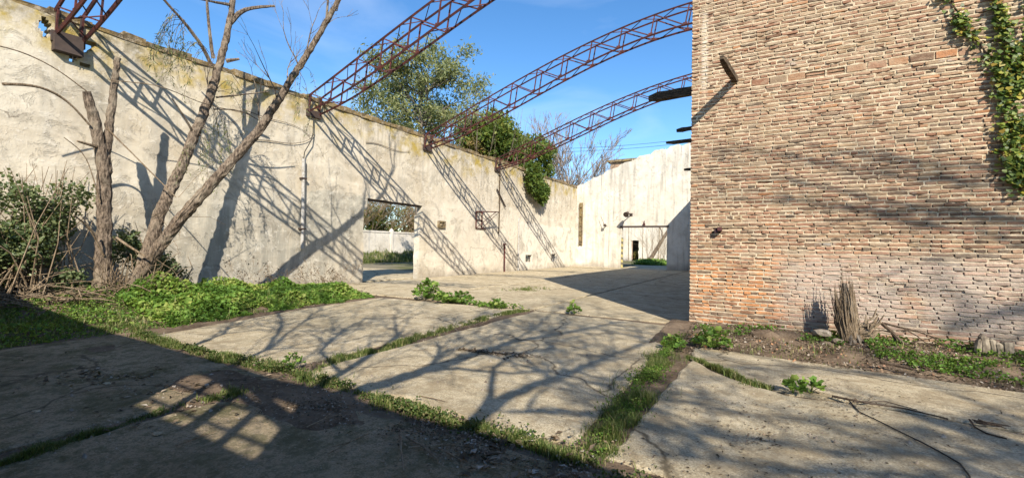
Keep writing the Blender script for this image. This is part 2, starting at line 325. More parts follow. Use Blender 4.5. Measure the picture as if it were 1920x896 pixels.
t = NT('rusty_steel', 0.75, 0.35)
c = t.mix(t.ramp(t.noise(7, 5, 0.65), [(0.4, 0), (0.62, 1)]), (0.038, 0.014, 0.015), (0.115, 0.028, 0.02))
c = t.mix(t.math('MULTIPLY', t.ramp(t.noise(2.2, 4), [(0.5, 0), (0.7, 1)]), 0.6), c, (0.042, 0.024, 0.032))
t.col(c); t.bump(t.noise(40, 4), 0.4, 0.01); M['rust'] = t.m
t = NT('dark_steel', 0.7, 0.35); t.col(t.mix(t.noise(9, 5), (0.03, 0.024, 0.022), (0.075, 0.05, 0.04))); M['dark_steel'] = t.m
t = NT('old_timber', 0.9, 0.15)
t.col(t.mix(t.ramp(t.noise(6, 5, 0.7, t.mapping((1, 1, 6))), [(0.4, 0), (0.6, 1)]), (0.035, 0.027, 0.020), (0.12, 0.09, 0.06))); t.bump(t.noise(30, 4), 0.6, 0.02); M['timber'] = t.m
t = NT('grey_conduit', 0.6, 0.3); t.col(t.mix(t.ramp(t.noise(12, 4), [(0.5, 0), (0.7, 1)]), (0.36, 0.35, 0.33), (0.22, 0.19, 0.15))); M['conduit'] = t.m
t = NT('black_rubber', 0.6, 0.3); t.col((0.02, 0.019, 0.018)); M['cable'] = t.m
def bark(name, a, b, cc):
    t = NT(name, 0.95, 0.1); vec = t.mapping((26, 26, 7.5))
    c = t.mix(t.ramp(t.noise(1.0, 5, 0.7, vec), [(0.38, 0), (0.62, 1)]), a, b)
    c = t.mix(t.math('MULTIPLY', t.ramp(t.noise(2.4, 4, 0.6), [(0.5, 0), (0.68, 1)]), 0.7), c, cc)
    t.col(c); b1 = t.bump(t.noise(1.0, 5, 0.75, vec), 1.0, 0.05); t.bump(t.noise(60, 3), 0.4, 0.01, b1); return t.m
M['bark'] = bark('furrowed_bark', (0.045, 0.034, 0.026), (0.25, 0.195, 0.145), (0.33, 0.28, 0.21))
M['bark_grey'] = bark('grey_bark', (0.09, 0.075, 0.06), (0.22, 0.19, 0.155), (0.29, 0.255, 0.20))
M['dry_stick'] = bark('dry_stick', (0.13, 0.095, 0.06), (0.30, 0.225, 0.15), (0.36, 0.29, 0.21))
M['dark_twig'] = bark('dark_twig', (0.05, 0.036, 0.026), (0.13, 0.095, 0.068), (0.17, 0.13, 0.10))
def leafmat(name, stops, trans=0.35, rough=0.6):
    t = NT(name, rough, 0.3); c = t.ramp(t.attr(), stops)
    t.col(c)
    tr = t.n.new('ShaderNodeBsdfTranslucent'); t.L(t.mix(0.5, c, (0.30, 0.34, 0.04)), tr.inputs[0])
    mx = t.n.new('ShaderNodeMixShader'); mx.inputs[0].default_value = trans
    t.L(t.b.outputs[0], mx.inputs[1]); t.L(tr.outputs[0], mx.inputs[2]); t.L(mx.outputs[0], t.n['Material Output'].inputs['Surface'])
    return t.m
M['mallow'] = leafmat('mallow_leaf', [(0, (0.055, 0.12, 0.02)), (0.5, (0.115, 0.225, 0.035)), (0.85, (0.19, 0.30, 0.055)), (1, (0.30, 0.35, 0.09))], 0.4)
M['grass'] = leafmat('grass_blade', [(0, (0.04, 0.07, 0.014)), (0.5, (0.085, 0.125, 0.028)), (0.75, (0.15, 0.18, 0.05)), (1, (0.32, 0.27, 0.14))], 0.3)
M['moss'] = leafmat('low_grass', [(0, (0.03, 0.055, 0.012)), (0.6, (0.06, 0.10, 0.02)), (1, (0.15, 0.13, 0.06))], 0.2)
M['shrub'] = leafmat('shrub_leaf', [(0, (0.045, 0.07, 0.03)), (0.5, (0.10, 0.14, 0.06)), (0.85, (0.20, 0.23, 0.11)), (1, (0.36, 0.32, 0.17))], 0.3, 0.4)
M['willow'] = leafmat('grey_green_leaf', [(0, (0.13, 0.155, 0.075)), (0.5, (0.21, 0.24, 0.11)), (1, (0.33, 0.33, 0.15))], 0.45)
M['evergreen'] = leafmat('evergreen_leaf', [(0, (0.05, 0.095, 0.022)), (0.5, (0.115, 0.175, 0.035)), (0.8, (0.22, 0.235, 0.05)), (1, (0.38, 0.23, 0.06))], 0.42, 0.5)
M['yellowing'] = leafmat('yellowing_leaf', [(0, (0.10, 0.11, 0.03)), (0.5, (0.20, 0.18, 0.05)), (1, (0.27, 0.17, 0.06))], 0.35)
M['ivy'] = leafmat('ivy_leaf', [(0, (0.03, 0.06, 0.014)), (0.45, (0.08, 0.135, 0.025)), (0.75, (0.18, 0.23, 0.04)), (0.92, (0.36, 0.31, 0.05)), (1, (0.25, 0.10, 0.03))], 0.35, 0.45)
M['litter'] = leafmat('dead_leaf', [(0, (0.04, 0.03, 0.02)), (0.5, (0.10, 0.07, 0.045)), (0.85, (0.24, 0.18, 0.125)), (1, (0.36, 0.32, 0.27))], 0.1, 0.9)
M['twigs_far'] = bark('far_twig', (0.16, 0.12, 0.09), (0.27, 0.215, 0.165), (0.30, 0.25, 0.20))
t = NT('stone', 0.93, 0.15); t.col(t.mix(t.ramp(t.noise(5, 5), [(0.4, 0), (0.65, 1)]), (0.19, 0.15, 0.11), (0.38, 0.33, 0.26))); t.bump(t.noise(14, 5), 0.8, 0.03); M['stone'] = t.m
t = NT('whitewashed_peg', 0.9, 0.15); t.col(t.mix(t.ramp(t.noise(8, 5), [(0.4, 0), (0.6, 1)]), (0.27, 0.23, 0.175), (0.13, 0.105, 0.08))); t.bump(t.noise(20, 4), 0.5, 0.02); M['peg'] = t.m
t = NT('hazard_paint', 0.8, 0.2); x = t.xyz()
wv = t.math('FRACT', t.math('MULTIPLY', t.math('ADD', x[2], t.math('MULTIPLY', x[0], 1.0)), 2.3))
t.col(t.mix(t.smooth(wv, 0.47, 0.53), (0.50, 0.42, 0.17), (0.16, 0.14, 0.09))); M['hazard'] = t.m
t = NT('opening_back', 0.95, 0.1); t.col((0.05, 0.042, 0.034)); M['dark_room'] = t.m

# ------------------------------------------------------------------ foliage makers
def orient(n, up_bias=0.0):
    a = rng.normal(size=(n, 3)); a[:, 2] += up_bias; a /= np.linalg.norm(a, axis=1)[:, None]
    b = rng.normal(size=(n, 3)); b -= a*(a*b).sum(1)[:, None]; b /= np.linalg.norm(b, axis=1)[:, None]
    return a, b, np.cross(a, b)
def leaf_cloud(name, P, size, mat, parent=None, aspect=0.55, up=0.6, tone=None, sizevar=0.35, droop=0.0):
    n = len(P); N, D, S = orient(n, up)
    if droop: D[:, 2] -= droop; D /= np.linalg.norm(D, axis=1)[:, None]
    s = size*(1+rng.uniform(-sizevar, sizevar, n))[:, None]; w = s*aspect
    V = np.stack([P, P+D*s*0.45+S*w*0.5+N*s*0.10, P+D*s, P+D*s*0.45-S*w*0.5+N*s*0.10], 1)
    F = np.arange(n*4).reshape(n, 4)
    F = np.concatenate([F[:, [0, 1, 2]], F[:, [0, 2, 3]]])
    a = rng.random(n) if tone is None else np.clip(tone, 0, 1)
    return np_mesh(name, V.reshape(-1, 3), F, np.repeat(a, 4), mat, parent)
def round_leaves(name, P, size, mat, parent=None, up=2.2, tone=None, lobes=5):
    """mallow leaves: a lobed disc with a dished middle"""
    n = len(P); N, D, S = orient(n, up); k = lobes*2
    s = size*rng.uniform(0.45, 1.0, n)*np.where(rng.random(n) < .2, 1.5, 1.0)
    ang = np.linspace(-2.75, 2.75, k+1); rr = np.where(np.arange(k+1) % 2 == 1, 1.0, 0.80)
    V = [P + N*(-0.02)]
    for j in range(k+1):
        V.append(P + (D*math.cos(ang[j])+S*math.sin(ang[j]))*(s*rr[j]*0.5)[:, None] + N*(s*(0.10 + 0.05*(j % 2)))[:, None])
    V = np.stack(V, 1); m = k+2; base = (np.arange(n)*m)[:, None]
    F = np.concatenate([base+np.array([[0, j+1, j+2]]) for j in range(k)])
    a = rng.random(n) if tone is None else np.clip(tone, 0, 1)
    return np_mesh(name, V.reshape(-1, 3), F, np.repeat(a, m), mat, parent)
def blades(name, P, h, mat, parent=None, width=0.006, lean=0.45, tone=None):
    n = len(P); h = h*np.array([max(.3, 1+1.2*noise.noise(Vector((a*4, b*4, 3)))) for a, b in P[:, :2]]); hh = h*rng.uniform(0.4, 1.2, n)
    az = rng.uniform(0, 2*np.pi, n); d = np.stack([np.cos(az), np.sin(az), np.zeros(n)], 1); s = np.stack([-np.sin(az), np.cos(az), np.zeros(n)], 1)
    ln = (rng.uniform(0.1, 1.0, n)*lean*hh)[:, None]; w = (width*rng.uniform(0.6, 1.4, n))[:, None]; z = np.array([[0, 0, 1.0]])
    V = np.stack([P-s*w, P+s*w, P+d*ln*0.35+z*hh[:, None]*0.6+s*w*0.7, P+d*ln*0.35+z*hh[:, None]*0.6-s*w*0.7, P+d*ln+z*hh[:, None]*0.98], 1)
    b = (np.arange(n)*5)[:, None]
    F = np.concatenate([b+np.array([[0, 1, 2]]), b+np.array([[0, 2, 3]]), b+np.array([[3, 2, 4]])])
    a = rng.random(n) if tone is None else np.clip(tone, 0, 1)
    return np_mesh(name, V.reshape(-1, 3), F, np.repeat(a, 5), mat, parent)
def grow(mb, p, d, length, r, depth, tips, spread=0.55, up=0.12, nkids=(2, 3), wig=0.18, n=5, shrink=0.68, minr=0.004, segs=5):
    """tapered wandering limb with side limbs; tips collects the fine ends"""
    p = Vector(p); d = Vector(d).normalized(); pts = [p.copy()]; rad = [r]; r1 = max(r*0.45, minr)
    for i in range(segs):
        d = (d + Vector((rnd.gauss(0, wig), rnd.gauss(0, wig), rnd.gauss(0, wig)+up*0.5))).normalized()
        p = p + d*length/segs; pts.append(p.copy()); rad.append(r+(r1-r)*(i+1)/segs)
    mb.tube(pts, rad, max(3, n), 0.06, cap=False)
    if depth <= 0:
        tips.append((pts[-1], d)); tips.append((pts[len(pts)//2], d)); return
    for k in range(rnd.randint(*nkids)):
        i = rnd.randint(2, segs); q = pts[i]
        ax = Vector((rnd.gauss(0, 1), rnd.gauss(0, 1), rnd.gauss(0, 0.6))).normalized()
        nd = (d + ax*spread*rnd.uniform(0.7, 1.6) + Vector((0, 0, up))).normalized()
        grow(mb, q, nd, length*shrink*rnd.uniform(0.7, 1.15), max(rad[i]*0.6, minr), depth-1, tips, spread, up, nkids, wig, n-1, shrink, minr, max(3, segs-1))
    nd = d
    grow(mb, pts[-1], nd, length*shrink, r1, depth-1, tips, spread, up, nkids, wig, n-1, shrink, minr, max(3, segs-1))
def blob_points(center, radii, n, lumps=9, seed=0, fill=0.5):
    """points in the outer volume of a lumpy crown made of clumps"""
    g = np.random.default_rng(seed); c = np.array(center); R = np.array(radii)
    q = g.normal(size=(lumps, 3)); q /= np.linalg.norm(q, axis=1)[:, None]
    L0 = c + q*R*g.uniform(0.25, 0.8, lumps)[:, None]; rs = g.uniform(0.28, 0.55, lumps)
    k = g.integers(0, lumps, n); v = g.normal(size=(n, 3)); v /= np.linalg.norm(v, axis=1)[:, None]
    return L0[k] + v*(R*rs[k][:, None])*(g.random(n)**fill)[:, None]
def poly_pts(pts, step=0.3, jit=0.0):
    out = []
    for a, b in zip(pts[:-1], pts[1:]):
        a = Vector(a); b = Vector(b); m = max(1, int((b-a).length/step))
        for i in range(m): out.append(a.lerp(b, i/m) + Vector([rnd.uniform(-jit, jit) for _ in range(3)])*(1 if i else 0))
    out.append(Vector(pts[-1])); return out
def lerp_r(n, a, b): return [a+(b-a)*i/(n-1) for i in range(n)]

# ------------------------------------------------------------------ ground and concrete floor
def sheet(name, x0, x1, y0, y1, z, mat, n=2):
    xs = np.linspace(x0, x1, n); ys = np.linspace(y0, y1, n)
    V = np.array([(x, y, z) for y in ys for x in xs]); F = np.array([(j*n+i, j*n+i+1, (j+1)*n+i+1, (j+1)*n+i) for j in range(n-1) for i in range(n-1)])
    return np_mesh(name, V, F, rng.random(len(V)), mat)
tag(sheet('ground', -1200, 1200, -1200, 1200, -0.06, M['yard']), kind='structure')

tag(sheet('joint_soil', -9.6, 9.2, -8.6, 10.3, -0.031, M['soil'], 40), kind='structure')
floor = empty('concrete_floor', (-5, 8, 0), kind='structure')
def slab(poly, mat, thick=0.12, z=0.0, jit=0.03, cx=None):
    """one cast slab: ragged outline, worn edge, flat top"""
    out = []
    m = len(poly)
    for i in range(m):
        a = np.array(poly[i], float); b = np.array(poly[(i+1) % m], float); L_ = np.linalg.norm(b-a); k = max(2, int(L_/0.12))
        nrm = np.array([-(b-a)[1], (b-a)[0]])/L_
        for j in range(k):
            q = a+(b-a)*j/k
            nn = noise.fractal(Vector((q[0]*2.3, q[1]*2.3, i*7.1)), 1.0, 2.0, 4)*jit*2.2
            chip = max(0, noise.noise(Vector((q[0]*1.1+9, q[1]*1.1, 3.0)))-0.25)*0.22
            out.append(q+nrm*(abs(nn)+chip))
    out = np.array(out); n = len(out); cen = out.mean(0)
    nxt = np.roll(out, -1, 0); prv = np.roll(out, 1, 0); tg = nxt-prv; tg /= np.linalg.norm(tg, axis=1)[:, None]+1e-9
    inn = out + np.stack([-tg[:, 1], tg[:, 0]], 1)*0.03
    V = [(*q, z-thick) for q in out]+[(*q, z-0.018+rnd.uniform(-.006, .004)) for q in out]+[(*q, z) for q in inn]
    F = [(i, (i+1) % n, n+(i+1) % n, n+i) for i in range(n)]+[(n+i, n+(i+1) % n, 2*n+(i+1) % n, 2*n+i) for i in range(n)]
    lo_, hi_ = inn.min(0), inn.max(0); step = 0.3 if lo_[1] < 9 else 1.0
    inner = [Vector((x+rnd.uniform(-.08, .08), y+rnd.uniform(-.08, .08))) for x in np.arange(lo_[0]+.15, hi_[0], step) for y in np.arange(lo_[1]+.15, hi_[1], step)]
    vv, _, ff, ov, _, _ = geometry.delaunay_2d_cdt([Vector(q) for q in inn]+inner, [], [list(range(n))], 1, 1e-5)
    base = len(V); edge = {k for k, src in enumerate(ov) if any(q < n for q in src)}
    V += [(p_.x, p_.y, z+(0 if k in edge else 0.006*fbm(p_.x, p_.y, 1, 0.9))) for k, p_ in enumerate(vv)]
    F += [tuple(base+q for q in (f if (vv[f[1]]-vv[f[0]]).cross(vv[f[2]]-vv[f[0]]) > 0 else f[::-1])) for f in ff]
    me = bpy.data.meshes.new('slab'); me.from_pydata(V, [], F); me.update()
    return link('slab', me, mat, floor)
XS = [-9.45, -5.17, -1.22]; YS = [-3.4, 3.28, 10.1, 16.6, 23.1, 29.6, 36.1]
g = 0.055
def rect(x0, x1, y0, y1): return [(x0+g, y0+g), (x1-g, y0+g), (x1-g, y1-g), (x0+g, y1-g)]
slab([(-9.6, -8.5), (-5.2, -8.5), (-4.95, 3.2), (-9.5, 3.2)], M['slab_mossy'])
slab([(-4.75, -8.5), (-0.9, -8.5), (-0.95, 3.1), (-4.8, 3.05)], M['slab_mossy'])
slab([(-8.95, 3.42), (-5.3, 3.45), (-5.42, 9.95), (-10.1, 9.6), (-9.75, 6.5)], M['slab'])
slab([(-5.02, 3.45), (-1.36, 3.35), (-1.46, 8.5), (-1.62, 9.75), (-5.05, 9.95)], M['slab'])
crk = [GP(1296, 668)[:2], GP(1400, 716)[:2], GP(1480, 739)[:2], GP(1600, 753)[:2], GP(1775, 784)[:2], (4.2, 5.6), (9.0, 5.9)]
slab([(-1.08, 3.3)]+[(9.0, 3.3)]+[tuple(np.array(q)-(0, 0.035)) for q in crk[::-1]], M['slab'])
slab([tuple(np.array(q)+(0, 0.035)) for q in crk]+[(9, 7.3), (2.7, 7.55), (-0.2, 7.85), (-1.1, 7.95)], M['slab'])
slab([(-0.85, -8.5), (9, -8.5), (9, 3.2), (-0.85, 3.15)], M['slab'])
for j in range(2, 6):
    y0, y1 = YS[j], YS[j+1]
    for x0, x1 in ((-14.5, -9.45), (-9.45, -5.2), (-5.2, -1.45)):
        slab([(x0+g*.5, y0+g*.5), (x1-g*.5, y0+g*.5), (x1-g*.5, y1-g*.5), (x0+g*.5, y1-g*.5)], M['slab'], jit=0.018)
slab([(-10.4, 36.2), (-6.9, 36.2), (-6.5, 44), (-11.2, 44)], M['slab'])
slab([(-26, 10.5), (-15.0, 10.5), (-15.0, 20.5), (-26, 21)], M['slab'])
# soil bed along the left wall and soil strip at the brick wall, both gently heaped
def heap(name, x0, x1, y0, y1, hf, mat, nx, ny):
    V = []
    for j in range(ny):
        for i in range(nx):
            x = x0+(x1-x0)*i/(nx-1); y = y0+(y1-y0)*j/(ny-1); V.append((x, y, hf(x, y)))
    F = np.array([(j*nx+i, j*nx+i+1, (j+1)*nx+i+1, (j+1)*nx+i) for j in range(ny-1) for i in range(nx-1)])
    return tag(np_mesh(name, np.array(V), F, rng.random(len(V)), mat, None, True), kind='structure')
def bed_h(x, y):
    e = min(1, max(0, (-9.6-x)/1.2)); e2 = min(1, max(0, (10.1-y)/1.5))
    tree = math.exp(-((x+13.1)**2/1.6+(y-4.2)**2/3.0))
    return -0.045 + (0.10*e + 0.38*tree*e)*e2 + 0.05*fbm(x, y, 0, 1.4)*e*e2
heap('soil_bed', -14.5, -8.8, -8, 10.4, bed_h, M['soil'], 40, 110)
def strip_h(x, y):
    e = min(1, max(0, (y-7.3)/2.3)); return -0.045 + 0.15*e + 0.09*abs(fbm(x, y, 2, 1.6, 4))*min(1, e*2.5)
heap('soil_strip', -1.75, 9, 7.0, 9.9, strip_h, M['soil'], 120, 40)
# dirt spread over the front slabs near the joint
def dirt_h(x, y):
    k = noise.fractal(Vector((x*0.8, y*1.3, 5)), 1.0, 2.0, 4)
    e = math.exp(-((y-2.75)/0.5)**2)*(0.6+0.4*math.sin(x*1.3+1))*(1 if x < -0.9 else 0.2)
    return -0.022 + 0.034*e + 0.020*k
heap('dirt_patch', -8.6, -0.8, 1.2, 3.9, dirt_h, M['soil'], 130, 60)

# ------------------------------------------------------------------ walls
def wall_mesh(name, us, vs, to3, thick_dir, thick, keep, mat, parent=None, jit=0.006, top=None, ragged=0.03):
    """grid wall with openings: us/vs break lines, keep(u,v) says where masonry stands"""
    nu, nv = len(us), len(vs); K = np.zeros((nu-1, nv-1), bool)
    for i in range(nu-1):
        for j in range(nv-1): K[i, j] = keep((us[i]+us[i+1])/2, (vs[j]+vs[j+1])/2)
    V = []; idx = {}
    td = Vector(thick_dir)
    def vert(i, j, s):
        k = (i, j, s)
        if k in idx: return idx[k]
        u, v = us[i], vs[j]
        nb = [K[a, b] for a in (i-1, i) for b in (j-1, j) if 0 <= a < nu-1 and 0 <= b < nv-1]
        edge = not all(nb) and 0 < i < nu-1 and 0 < j
        du = dv = 0
        if edge: du, dv = (noise.noise(Vector((u*3, v*3, 1)))*ragged, noise.noise(Vector((u*3, v*3, 8)))*ragged)
        if j == nv-1 and top: dv += top(u)
        p = Vector(to3(u+du, v+dv)) + td*(thick*s + (fbm(u, v, s, 0.7)*jit*2 if s == 0 else 0))
        idx[k] = len(V); V.append(tuple(p)); return idx[k]
    F = []
    for i in range(nu-1):
        for j in range(nv-1):
            if not K[i, j]: continue
            F.append((vert(i, j, 0), vert(i+1, j, 0), vert(i+1, j+1, 0), vert(i, j+1, 0)))
            F.append((vert(i, j, 1), vert(i, j+1, 1), vert(i+1, j+1, 1), vert(i+1, j, 1)))
            for (a, b, di, dj) in (((i, j), (i+1, j), 0, -1), ((i+1, j), (i+1, j+1), 1, 0), ((i+1, j+1), (i, j+1), 0, 1), ((i, j+1), (i, j), -1, 0)):
                ii, jj = i+di, j+dj
                if ii < 0 or jj < 0 or ii >= nu-1 or jj >= nv-1 or not K[ii, jj]:
                    F.append((vert(*b, 0), vert(*a, 0), vert(*a, 1), vert(*b, 1)))
    me = bpy.data.meshes.new(name); me.from_pydata(V, [], F); me.update()
    return link(name, me, mat, parent)
def breaks(lo, hi, step, extra=()):
    s = set(round(x, 3) for x in np.linspace(lo, hi, int((hi-lo)/step)+1))
    for e in extra: s = {x for x in s if abs(x-e) > step*0.35 or x in (lo, hi)} | {round(e, 3)}
    return sorted(s)
# ---- left wall (face at x = -14.5)
lw = empty('plaster_wall', (-14.65, 14, 0), 'long cream plastered wall with mossy top, a doorway and trusses resting on it', 'wall')
H1 = [LWp(*q) for q in ((80, 45), (92, 62))]; H2 = [LWp(*q) for q in ((142, 62), (166, 84))]
holes = [(12.78, 16.17, -1, 3.03), (12.95, 16.35, 3.03, 3.50),
         (27.0, 27.95, 0.52, 1.03), (31.2, 32.1, 0.52, 1.08)]
blow = [(3.33, 6.50, .11, .19), (4.0, 6.36, .20, .17), (3.83, 5.93, .10, .07), (4.06, 5.86, .11, .06), (3.70, 6.20, .25, .10)]   # where masonry has broken out round the truss foot
def keep_l(u, v):
    if 3.0 < u < 4.5 and v > 5.5:
        for a, b, ra, rb in blow:
            if ((u-a)/ra)**2+((v-b)/rb)**2 < 1+1.1*noise.noise(Vector((u*7, v*7, 2))): return False
    return not any(a < u < b and c < v < d for a, b, c, d in holes)
eu = [x for h in holes for x in h[:2]]+list(np.arange(3.05, 4.45, 0.05)); ev = [x for h in holes for x in h[2:] if x > 0]+list(np.arange(5.6, 6.8, 0.05))
def breaks2(lo, hi, step, extra):
    e = sorted(round(float(x), 3) for x in extra); b = [x for x in np.linspace(lo, hi, int((hi-lo)/step)+1) if x in (lo, hi) or min(abs(x-q) for q in e) > 0.03]
    return sorted(set([round(float(x), 3) for x in b]+e))
wall_mesh('wall_face', breaks2(-9, 36.4, 0.3, eu), breaks2(-0.1, 6.82, 0.3, ev), lambda u, v: (-14.5, u, v), (-1, 0, 0), 0.34, keep_l, M['plaster_left'], lw, 0.012, None, 0.04)
# coping: broken capping courses
mb = MB(); y = -9.0
while y < 36.3:
    l = rnd.uniform(0.35, 0.8); h = 0.15 + 0.035*fbm(y, 0, 0, 0.5)
    if not (3.25 < y < 3.9 or 10.0 < y < 10.5) or True:
        mb.box((-14.88, y, 6.80), (-14.462+rnd.uniform(-.02, .012), min(y+l, 36.35), 6.80+h+rnd.uniform(-0.05, .05)), None, 0.02)
    y += l
mb.build('coping', M['coping'], lw)
# door lintel edge and corbel
mb = MB(); mb.box((-14.83, 12.80, 3.44), (-14.56, 16.45, 3.505), None, 0.012); mb.build('lintel', M['dark_steel'], lw)
mb = MB(); mb.box((-14.8, 16.18, 2.62), (-14.49, 16.62, 2.83), None, 0.015); mb.build('corbel', M['plaster_left'], lw)
# wall vents: grilles in the two low openings
for (a, b, c_, d) in holes[-2:]:
    for k in range(4):
        mb = MB(); yy = a+(b-a)*(k+0.5)/4; mb.bar((-14.6, yy, c_), (-14.6, yy, d), 0.03); mb.build('grille_bar', M['dark_steel'], lw)
# ---- back wall, arched top (face at y = 36.3)
bw = empty('gable_wall', (-9, 36.5, 0), 'white end wall with arched top and dark steel door lintel', 'wall')
arch = [(-15, 6.85), (-14.54, 6.92), (-13.23, 7.47), (-10.73, 8.53), (-9.37, 8.99), (-7.84, 9.46), (-6.26, 9.74), (-5.24, 9.85), (-3, 10.1), (0, 10.15)]
def archz(x): return float(np.interp(x, [a[0] for a in arch], [a[1] for a in arch]))
us = breaks(-14.5, -1.0, 0.3, (-10.45, -6.88)); vs = breaks(-0.1, 1.0, 0.1)
vv = [(-0.1, 0)]
def to3_b(u, v):   # v in 0..1 above the lintel height follows the arch
    z = v if v <= 3.37 else 3.37+(v-3.37)/(6.9-3.37)*(archz(u)-3.37)
    return (u, 36.3, z)
wall_mesh('wall_face', us, breaks(-0.1, 6.9, 0.3, (3.37,)), to3_b, (0, 1, 0), 0.3,
          lambda u, v: not (-10.45 < u < -6.88 and v < 3.37), M['plaster_back'], bw, 0.01, lambda u: 0.05*math.sin(u*4.7)+0.03*math.sin(u*11), 0.02)
for k in range(10):       # raised seams of the render, one per sheet
    x = -13.4+k*1.32+rnd.uniform(-.25, .25)
    mb = MB(); mb.box((x-0.018, 36.288, 3.6 if -10.6 < x < -6.7 else 0.0), (x+0.018, 36.33, archz(x)+rnd.uniform(-0.04, 0.08)), None, 0.004); mb.build('seam', M['plaster_back'], bw)
mb = MB(); mb.box((-10.62, 36.22, 3.33), (-6.75, 36.62, 3.47), None, 0.008); mb.build('lintel', M['dark_steel'], bw)
mb = MB(); mb.box((-10.50, 36.26, 0.0), (-10.44, 36.612, 2.5), None, 0.006); mb.build('hazard_strip', M['hazard'], bw)
# ---- brick building
BX0, BX1, BY, BH = -1.41, 7.6, 9.86, 9.75
bb = empty('brick_building', (3, 20, 0), 'tall building corner of bare weathered brick with ivy at its right', 'building')
mb = MB(); mb.box((BX0+0.045, BY+0.055, -0.1), (BX1, 36.25, BH-0.05)); mb.build('core_wall', M['side_brick'], bb)
fw = empty('front_wall', (0, BY, 0)); fw.parent = bb; fw.matrix_parent_inverse = Matrix.Translation(-Vector(bb.location))
CH = 0.0744
bricks = []     # (x0,x1,z0,z1,tone)
beds = []
tile_rows = (65, 66)
hole_rects = [(-0.96, -0.80, 1.90, 2.05)]
for k in range(int(BH/CH)):
    z0 = k*CH + 0.0; hz = rnd.uniform(0.047, 0.054)
    kind = 'H' if k % 4 == 2 or rnd.random() < 0.10 else 'S'
    x = BX0 + rnd.choice((0.0, 0.012)); first = True
    while x < BX1:
        if k in tile_rows and -0.32 < x < 2.75:
            l = 0.285+rnd.uniform(-0.02, 0.02)
            if k == tile_rows[0]: bricks.append((x, x+l, z0+0.004, z0+CH*2-0.018, rnd.random(), k))
            if k == tile_rows[0]: x += l+0.016; last_tile = x; continue
            x = 2.76; continue
        l = (0.255 if kind == 'S' else 0.122)+rnd.uniform(-0.018, 0.018)
        if kind == 'S' and rnd.random() < 0.14: l = 0.125+rnd.uniform(-0.02, 0.03)
        if first and k % 2: l *= 0.55
        first = False
        j = rnd.uniform(0.006, 0.016)
        if not any(a < x+l*0.6 and x+l*0.4 < b and c_ < z0+0.04 < d for a, b, c_, d in hole_rects):
            dz = rnd.uniform(-0.005, 0.005); bricks.append((x, min(x+l, BX1), z0+dz, z0+hz+dz+rnd.uniform(-.003, .003), rnd.random(), k))
        x += l+j
def wav(x, z): return 0.008*noise.noise(Vector((x*0.7, 0, z*0.8)))+0.002*noise.noise(Vector((x*3.1, 4, z*3)))
def brick_geo(mb, b):
    x0, x1, z0, z1, tn, k = b
    f = BY - rnd.uniform(0.001, 0.013) + 0.012*fbm(x0, 0, z0, 0.5); c_ = rnd.uniform(0.005, 0.012)
    if rnd.random() < 0.04: f += rnd.uniform(0.012, 0.035)
    z0 += wav(x0, z0)*2; z1 += wav(x0, z0)*2
    s = rnd.uniform(-0.004, 0.004)
    J = lambda e=0.006: rnd.uniform(-e, e)
    nb = 4 if x1-x0 > 0.18 else 2
    xs_ = [x0+(x1-x0)*q/nb for q in range(nb+1)]; sl = lambda x: s*(2*(x-x0)/(x1-x0)-1)
    E_ = 0.003
    lo_ = [(x+(J() if 0 < q < nb else J(.005)), z0+sl(x)+rnd.uniform(-E_, E_)+(0.0025 if q in (0, nb) else 0)) for q, x in enumerate(xs_)]
    hi_ = [(x+(J() if 0 < q < nb else J(.005)), z1+sl(x)+rnd.uniform(-E_, E_)-(0.0025 if q in (0, nb) else 0)) for q, x in enumerate(xs_)][::-1]
    ring = lo_+hi_; n_ = len(ring); mx, mz = (x0+x1)/2, (z0+z1)/2; tilt = rnd.uniform(-.05, .05); tlz = rnd.uniform(-.12, .12)
    o = [(x, f+c_*1.5, z) for x, z in ring]
    i_ = [(mx+(x-mx)*(1-2*c_/(x1-x0)), f+J(.0025)+tilt*(x-mx)*.3+tlz*(z-mz), mz+(z-mz)*(1-1.5*c_/(z1-z0))) for x, z in ring]
    bk = [(v[0], BY+0.07, v[2]) for v in o]
    F = [tuple(range(n_, 2*n_))]+[(a, (a+1) % n_, n_+(a+1) % n_, n_+a) for a in range(n_)]+[(2*n_+a, 2*n_+(a+1) % n_, (a+1) % n_, a) for a in range(n_)]
    mb.add(o+i_+bk, F, tn)
# the 300 that show largest: nearest to the eye inside the frame and clear of the ivy and weeds
def seen(b):
    xm, zm = (b[0]+b[1])/2, (b[2]+b[3])/2
    d = np.array([xm, BY, zm-EYE]); w = d@_f; px, py = 960+F_PX*(d@_r)/w, 448-F_PX*(d@_u)/w
    if not (1300 < px < 1905 and 5 < py < 622): return -1
    if px > 1770 and py < 380: return -1
    return (b[1]-b[0])*(b[3]-b[2])*BY/(d@d)**1.5
order = sorted(range(len(bricks)), key=lambda i: -seen(bricks[i])); near = set(order[:300])
mbf = MB()
for i, b in enumerate(bricks):
    if i in near:
        m1 = MB(); brick_geo(m1, b); m1.build('brick', M['brick'], fw)
    else: brick_geo(mbf, b)
o = mbf.build('bricks', M['brick'], fw); o['kind'] = 'stuff'
